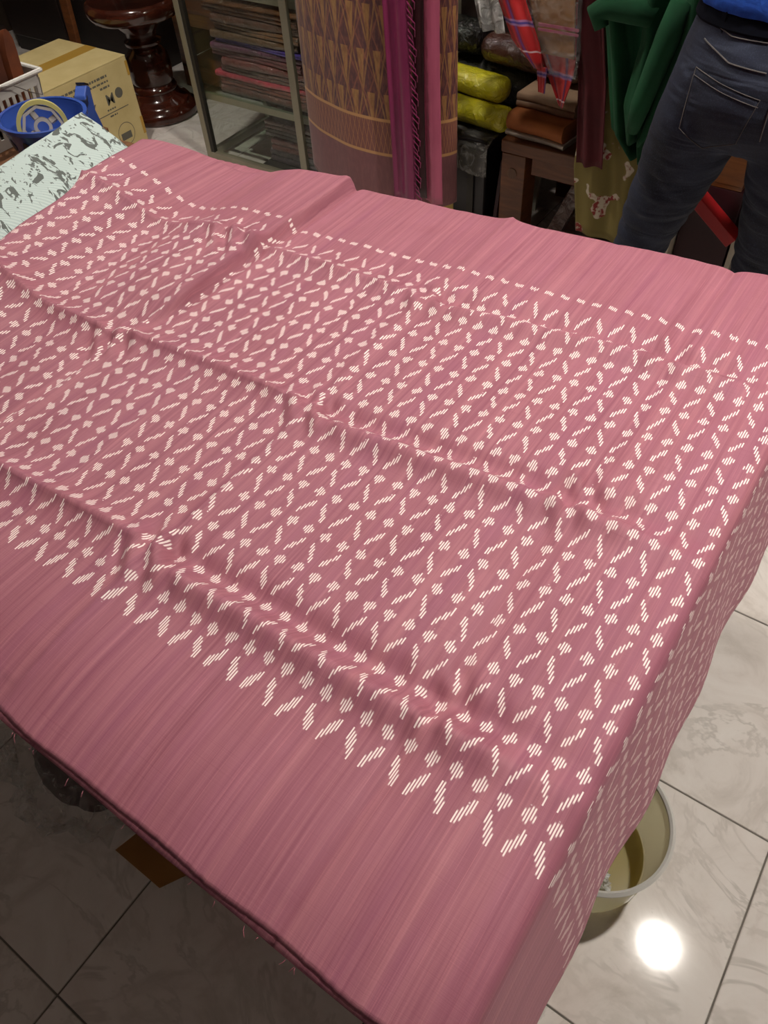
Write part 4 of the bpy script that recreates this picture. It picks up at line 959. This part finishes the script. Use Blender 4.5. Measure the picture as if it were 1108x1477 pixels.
limb(m, [(-.085, -.006, .88, .092, .118), (-.102, -.010, .78, .097, .112), (-.128, .0, .67, .088, .094), (-.150, .006, .58, .080, .085), (-.176, .014, .48, .067, .070), (-.192, .018, .40, .061, .064), (-.205, .014, .30, .060, .064), (-.220, .024, .16, .050, .054), (-.228, .03, .07, .052, .056)])
limb(m, [(.085, -.006, .88, .092, .118), (.094, -.010, .78, .095, .112), (.100, .0, .67, .087, .094), (.100, .02, .58, .079, .083), (.096, .035, .48, .067, .070), (.092, .045, .40, .061, .064), (.090, .045, .30, .060, .064), (.088, .055, .16, .050, .054), (.088, .06, .07, .052, .056)])
jme = voxel(m, .010, 8); jme.materials.append(MT['denim'])
for q in range(len(jme.vertices)):   # knee and calf creases
    v = jme.vertices[q]; c = v.co
    kz = gs(c.z - .50, .10) + .8 * gs(c.z - .66, .05)
    v.co += v.normal * (.0028 * math.sin(c.z * 120 + c.x * 60 + 4 * noise.noise(c * 9)) * kz * (.4 + abs(noise.noise(c * 6)) * 1.6) + .004 * noise.noise(c * 14))
jeans = bpy.data.objects.new('jeans', jme); C.objects.link(jeans); jeans.parent = pr; jme.shade_smooth()
bvh = BVHTree.FromPolygons([v.co.copy() for v in jme.vertices], [tuple(p.vertices) for p in jme.polygons])
def onback(x, z, off=.002):       # a point on the back of the jeans, local coordinates
    hit, nr, i_, d_ = bvh.ray_cast(Vector((x, -1.0, z)), Vector((0, 1, 0)))
    if hit is None: hit, nr, i_, d_ = bvh.find_nearest(Vector((x, -.1, z)))
    return hit + nr * off
def seam(name, pts, r=.0012, mat='stitch', parent=None, n=14, off=.0012):
    P = []
    for p, q in zip(pts, pts[1:]):
        for k in range(n): P.append(onback(lerp(p[0], q[0], k / n), lerp(p[1], q[1], k / n), off))
    P.append(onback(*pts[-1], off)); return MB().tube(P, r, 5).build(name, MT[mat], parent or jeans, True)
def pk(px, py):
    p = atY(px, py, 1.60); return (p.x - PX, p.z)
def pocket(cs):
    cc = (sum(c[0] for c in cs) / len(cs), sum(c[1] for c in cs) / len(cs)); m = MB(); n = 10; ring_ = []
    for p, q in zip(cs, cs[1:] + cs[:1]):
        for k in range(n): ring_.append((lerp(p[0], q[0], k / n), lerp(p[1], q[1], k / n)))
    vs = []; N = len(ring_); K = 8
    for s in range(K):
        t = 1 - s / K
        for x, z_ in ring_: vs.append(onback(lerp(cc[0], x, t), lerp(cc[1], z_, t), .0028))
    vs.append(onback(*cc, .0028)); fs = []
    for s in range(K - 1):
        for k in range(N): fs.append((s * N + k, s * N + (k + 1) % N, (s + 1) * N + (k + 1) % N, (s + 1) * N + k))
    fs += [((K - 1) * N + k, (K - 1) * N + (k + 1) % N, K * N) for k in range(N)]
    m.add(vs, fs); o = m.build('back_pocket', MT['denim'], jeans, True, solid=.0022, angle=180)
    seam('pocket_stitching', cs + cs[:1], .0008, parent=jeans, n=10, off=.0042)
    ins = [(lerp(cc[0], c[0], .93), lerp(cc[1], c[1], .93)) for c in cs]; seam('pocket_hem', [(cs[0][0], cs[0][1] - .012), (cs[1][0], cs[1][1] - .012)], .0008, off=.0042)
cs = [pk(1000, 103), pk(1100, 141), pk(1062, 206), pk(1008, 218), pk(979, 186)]
pocket(cs)
mir = 2 * .0
pocket([(min(.165, -x + .09), z_) for x, z_ in cs])
seam('yoke_seam', [pk(1006, 66), pk(1050, 92), pk(1106, 106)], .0014); seam('waist_seam', [pk(1014, 40), pk(1050, 58), pk(1106, 66)], .0012)
seam('centre_seam', [(.045, .955), (.042, .80)], .0014)
m = MB(); N = 48
vs = []; fs = []
for zz, ex in ((.962, .0), (.966, .003), (1.004, .002), (1.008, .0), (1.004, -.006)):
    rx, ry = interp(zz, [(.95, .166), (1.005, .153)]), interp(zz, [(.95, .118), (1.005, .106)])
    for k in range(N): th = 2 * PI * k / N; vs.append(((rx + ex) * math.cos(th), -.001 + (ry + ex) * math.sin(th), zz))
for s in range(4):
    for k in range(N): fs.append((s * N + k, s * N + (k + 1) % N, (s + 1) * N + (k + 1) % N, (s + 1) * N + k))
m.add(vs, fs); m.build('waistband', MT['denimdark'], jeans, True, solid=.002)
for th in (-1.0, -2.14, -1.571, .3, 2.84):
    x, y = .161 * math.cos(th), .114 * math.sin(th); m = MB().box(-.006, .006, -.003, .003, .955, 1.010); o = m.build('belt_loop', MT['denimdark'], jeans, bevel=.001); o.location = (x, y, 0); o.rotation_euler = (0, 0, th + PI / 2)
# body: head, neck, chest, arms reaching forward, hands with fingers, ankles
m = MB()
limb(m, [(0, .005, .98, .13, .09), (0, .012, 1.10, .125, .088), (0, .02, 1.25, .145, .095), (0, .03, 1.36, .15, .085), (0, .045, 1.42, .07, .06), (0, .055, 1.47, .052, .055), (0, .065, 1.52, .052, .056)])
for s in (-1, 1):
    sh = Vector((s * .165, .03, 1.355)); el = Vector((s * .235, .09, 1.09)); wr = Vector((s * .19, .29, 1.06))
    m.tube([sh + Vector((-s * .06, 0, .0)), sh, lerp(sh, el, .5), el], [.05, .052, .044, .038], 14); m.tube([el, lerp(el, wr, .4), wr], [.038, .036, .026], 14)
    pa = wr + Vector((-s * .01, .05, -.004)); m.tube([wr, pa, pa + Vector((-s * .006, .045, -.004))], [(.026, .02), (.040, .016), (.040, .015)], 14)
    for k, (off, L) in enumerate(((-.030, .062), (-.010, .074), (.011, .070), (.030, .055))):
        b0 = pa + Vector((off, .038, -.002)); m.tube([b0, b0 + Vector((off * .1, L * .5, .004)), b0 + Vector((off * .12, L * .8, -.014)), b0 + Vector((off * .12, L, -.030))], [.0095, .009, .0085, .0075], 8)
    t0 = pa + Vector((-s * .034, -.02, -.004)); m.tube([t0, t0 + Vector((-s * .026, .022, -.004)), t0 + Vector((-s * .032, .052, -.012))], [.012, .011, .009], 8)
head = Vector((0, .085, 1.615))
def hd(a_, b_):
    th = 2 * PI * a_; ph = PI * (b_ - .5); d = Vector((math.cos(th) * math.cos(ph), math.sin(th) * math.cos(ph), math.sin(ph)))
    x, y, z_ = d.x * .075, d.y * .095, d.z * .115
    if z_ < 0: x *= 1 + z_ * 2.4; y *= 1 + z_ * 1.2
    y += .020 * gs(x, .012) * gs(z_ + .02, .020) * (1 if d.y > 0 else 0) + .006 * gs(x, .022) * gs(z_ + .062, .010) * (1 if d.y > 0 else 0)
    if d.y > 0: y -= .007 * (gs(abs(x) - .031, .014) * gs(z_ - .004, .012))
    return head + Vector((x, y, z_))
m.grid(hd, 40, 26)
for s in (-1, 1): m.tube([head + Vector((s * .074, -.005, -.025)), head + Vector((s * .083, -.010, 0)), head + Vector((s * .080, -.012, .022))], [(.006, .012), (.007, .017), (.006, .012)], 10)
for x, y in ((-.228, .03), (.088, .06)): m.tube([(x, y, .16), (x, y, .05)], [.036, .034], 12)
bme = voxel(m, .0055, 3); bme.materials.append(MT['skin']); bme.shade_smooth()
bo = bpy.data.objects.new('body', bme); C.objects.link(bo); bo.parent = pr
for s in (-1, 1):
    e = MB().lathe([(.001, -.011), (.0078, -.0078), (.011, 0), (.0078, .0078), (.001, .011)], 16).build('eye', MT['paper'], bo, True); e.location = head + Vector((s * .031, .076, .004))
    MB().lathe([(.001, 0), (.005, 0), (.001, .001)], 12).build('iris', MT['hair'], e, True).location = (0, .0108, 0); e.children[0].rotation_euler = (-PI / 2, 0, 0)
o = MB().tube([head + Vector((-.022, .089, -.062)), head + Vector((0, .096, -.060)), head + Vector((.022, .089, -.062))], [.003, .006, .003], 8).build('lips', MT['scarf2'], bo, True)
def hr(a_, b_):
    th = 2 * PI * a_; ph = PI * (b_ * .80 - .30); d = Vector((math.cos(th) * math.cos(ph), math.sin(th) * math.cos(ph), math.sin(ph)))
    f = 1.0 if d.y < .45 else max(.93, 1.0 - (d.y - .45) * .0)
    z_ = d.z * .130
    if d.y > .35: z_ = max(z_, .048)
    return head + Vector((d.x * .086 * f, d.y * .104 * f - .008, z_ if d.y > .35 else min(z_, .13) - (.09 if d.z < -.2 else 0)))
MB().grid(hr, 48, 24).build('hair', MT['hair'], pr, True, solid=.004, angle=180)
m = MB()
limb(m, [(0, .004, .984, .174, .127), (0, .005, 1.03, .168, .121), (0, .012, 1.12, .150, .108), (0, .02, 1.25, .162, .112), (0, .03, 1.36, .165, .100), (0, .042, 1.415, .085, .072)])
for s in (-1, 1):
    sh = Vector((s * .165, .03, 1.355)); el = Vector((s * .235, .09, 1.09)); wr = Vector((s * .195, .27, 1.062))
    m.tube([sh + Vector((-s * .07, 0, .0)), sh, lerp(sh, el, .5), el], [.06, .064, .056, .050], 16); m.tube([el, lerp(el, wr, .4), wr], [.050, .047, .038], 16)
sme = voxel(m, .010, 5); sme.materials.append(MT['sweater']); sme.shade_smooth()
so = bpy.data.objects.new('knit_top', sme); C.objects.link(so); so.parent = pr
for x, y in ((-.228, .05), (.088, .08)):
    def shoe(a_, b_):
        th = 2 * PI * a_; yy = lerp(-.085, .175, b_); wdt = .034 + .012 * math.sin(b_ * PI) + .006 * b_; hh = interp(b_, [(0, .03), (.04, .062), (.40, .070), (.65, .05), (.95, .034), (1, .01)])
        e = min(1, math.sqrt(max(.0, b_ / .06)), math.sqrt(max(.0, (1 - b_) / .08)))
        return (x + wdt * e * math.cos(th), y + yy, max(.001, hh * .5 + hh * .5 * math.copysign(abs(math.sin(th)) ** .7, math.sin(th))))
    MB().grid(shoe, 24, 22).build('shoe', MT['shoe'], pr, True, angle=60)
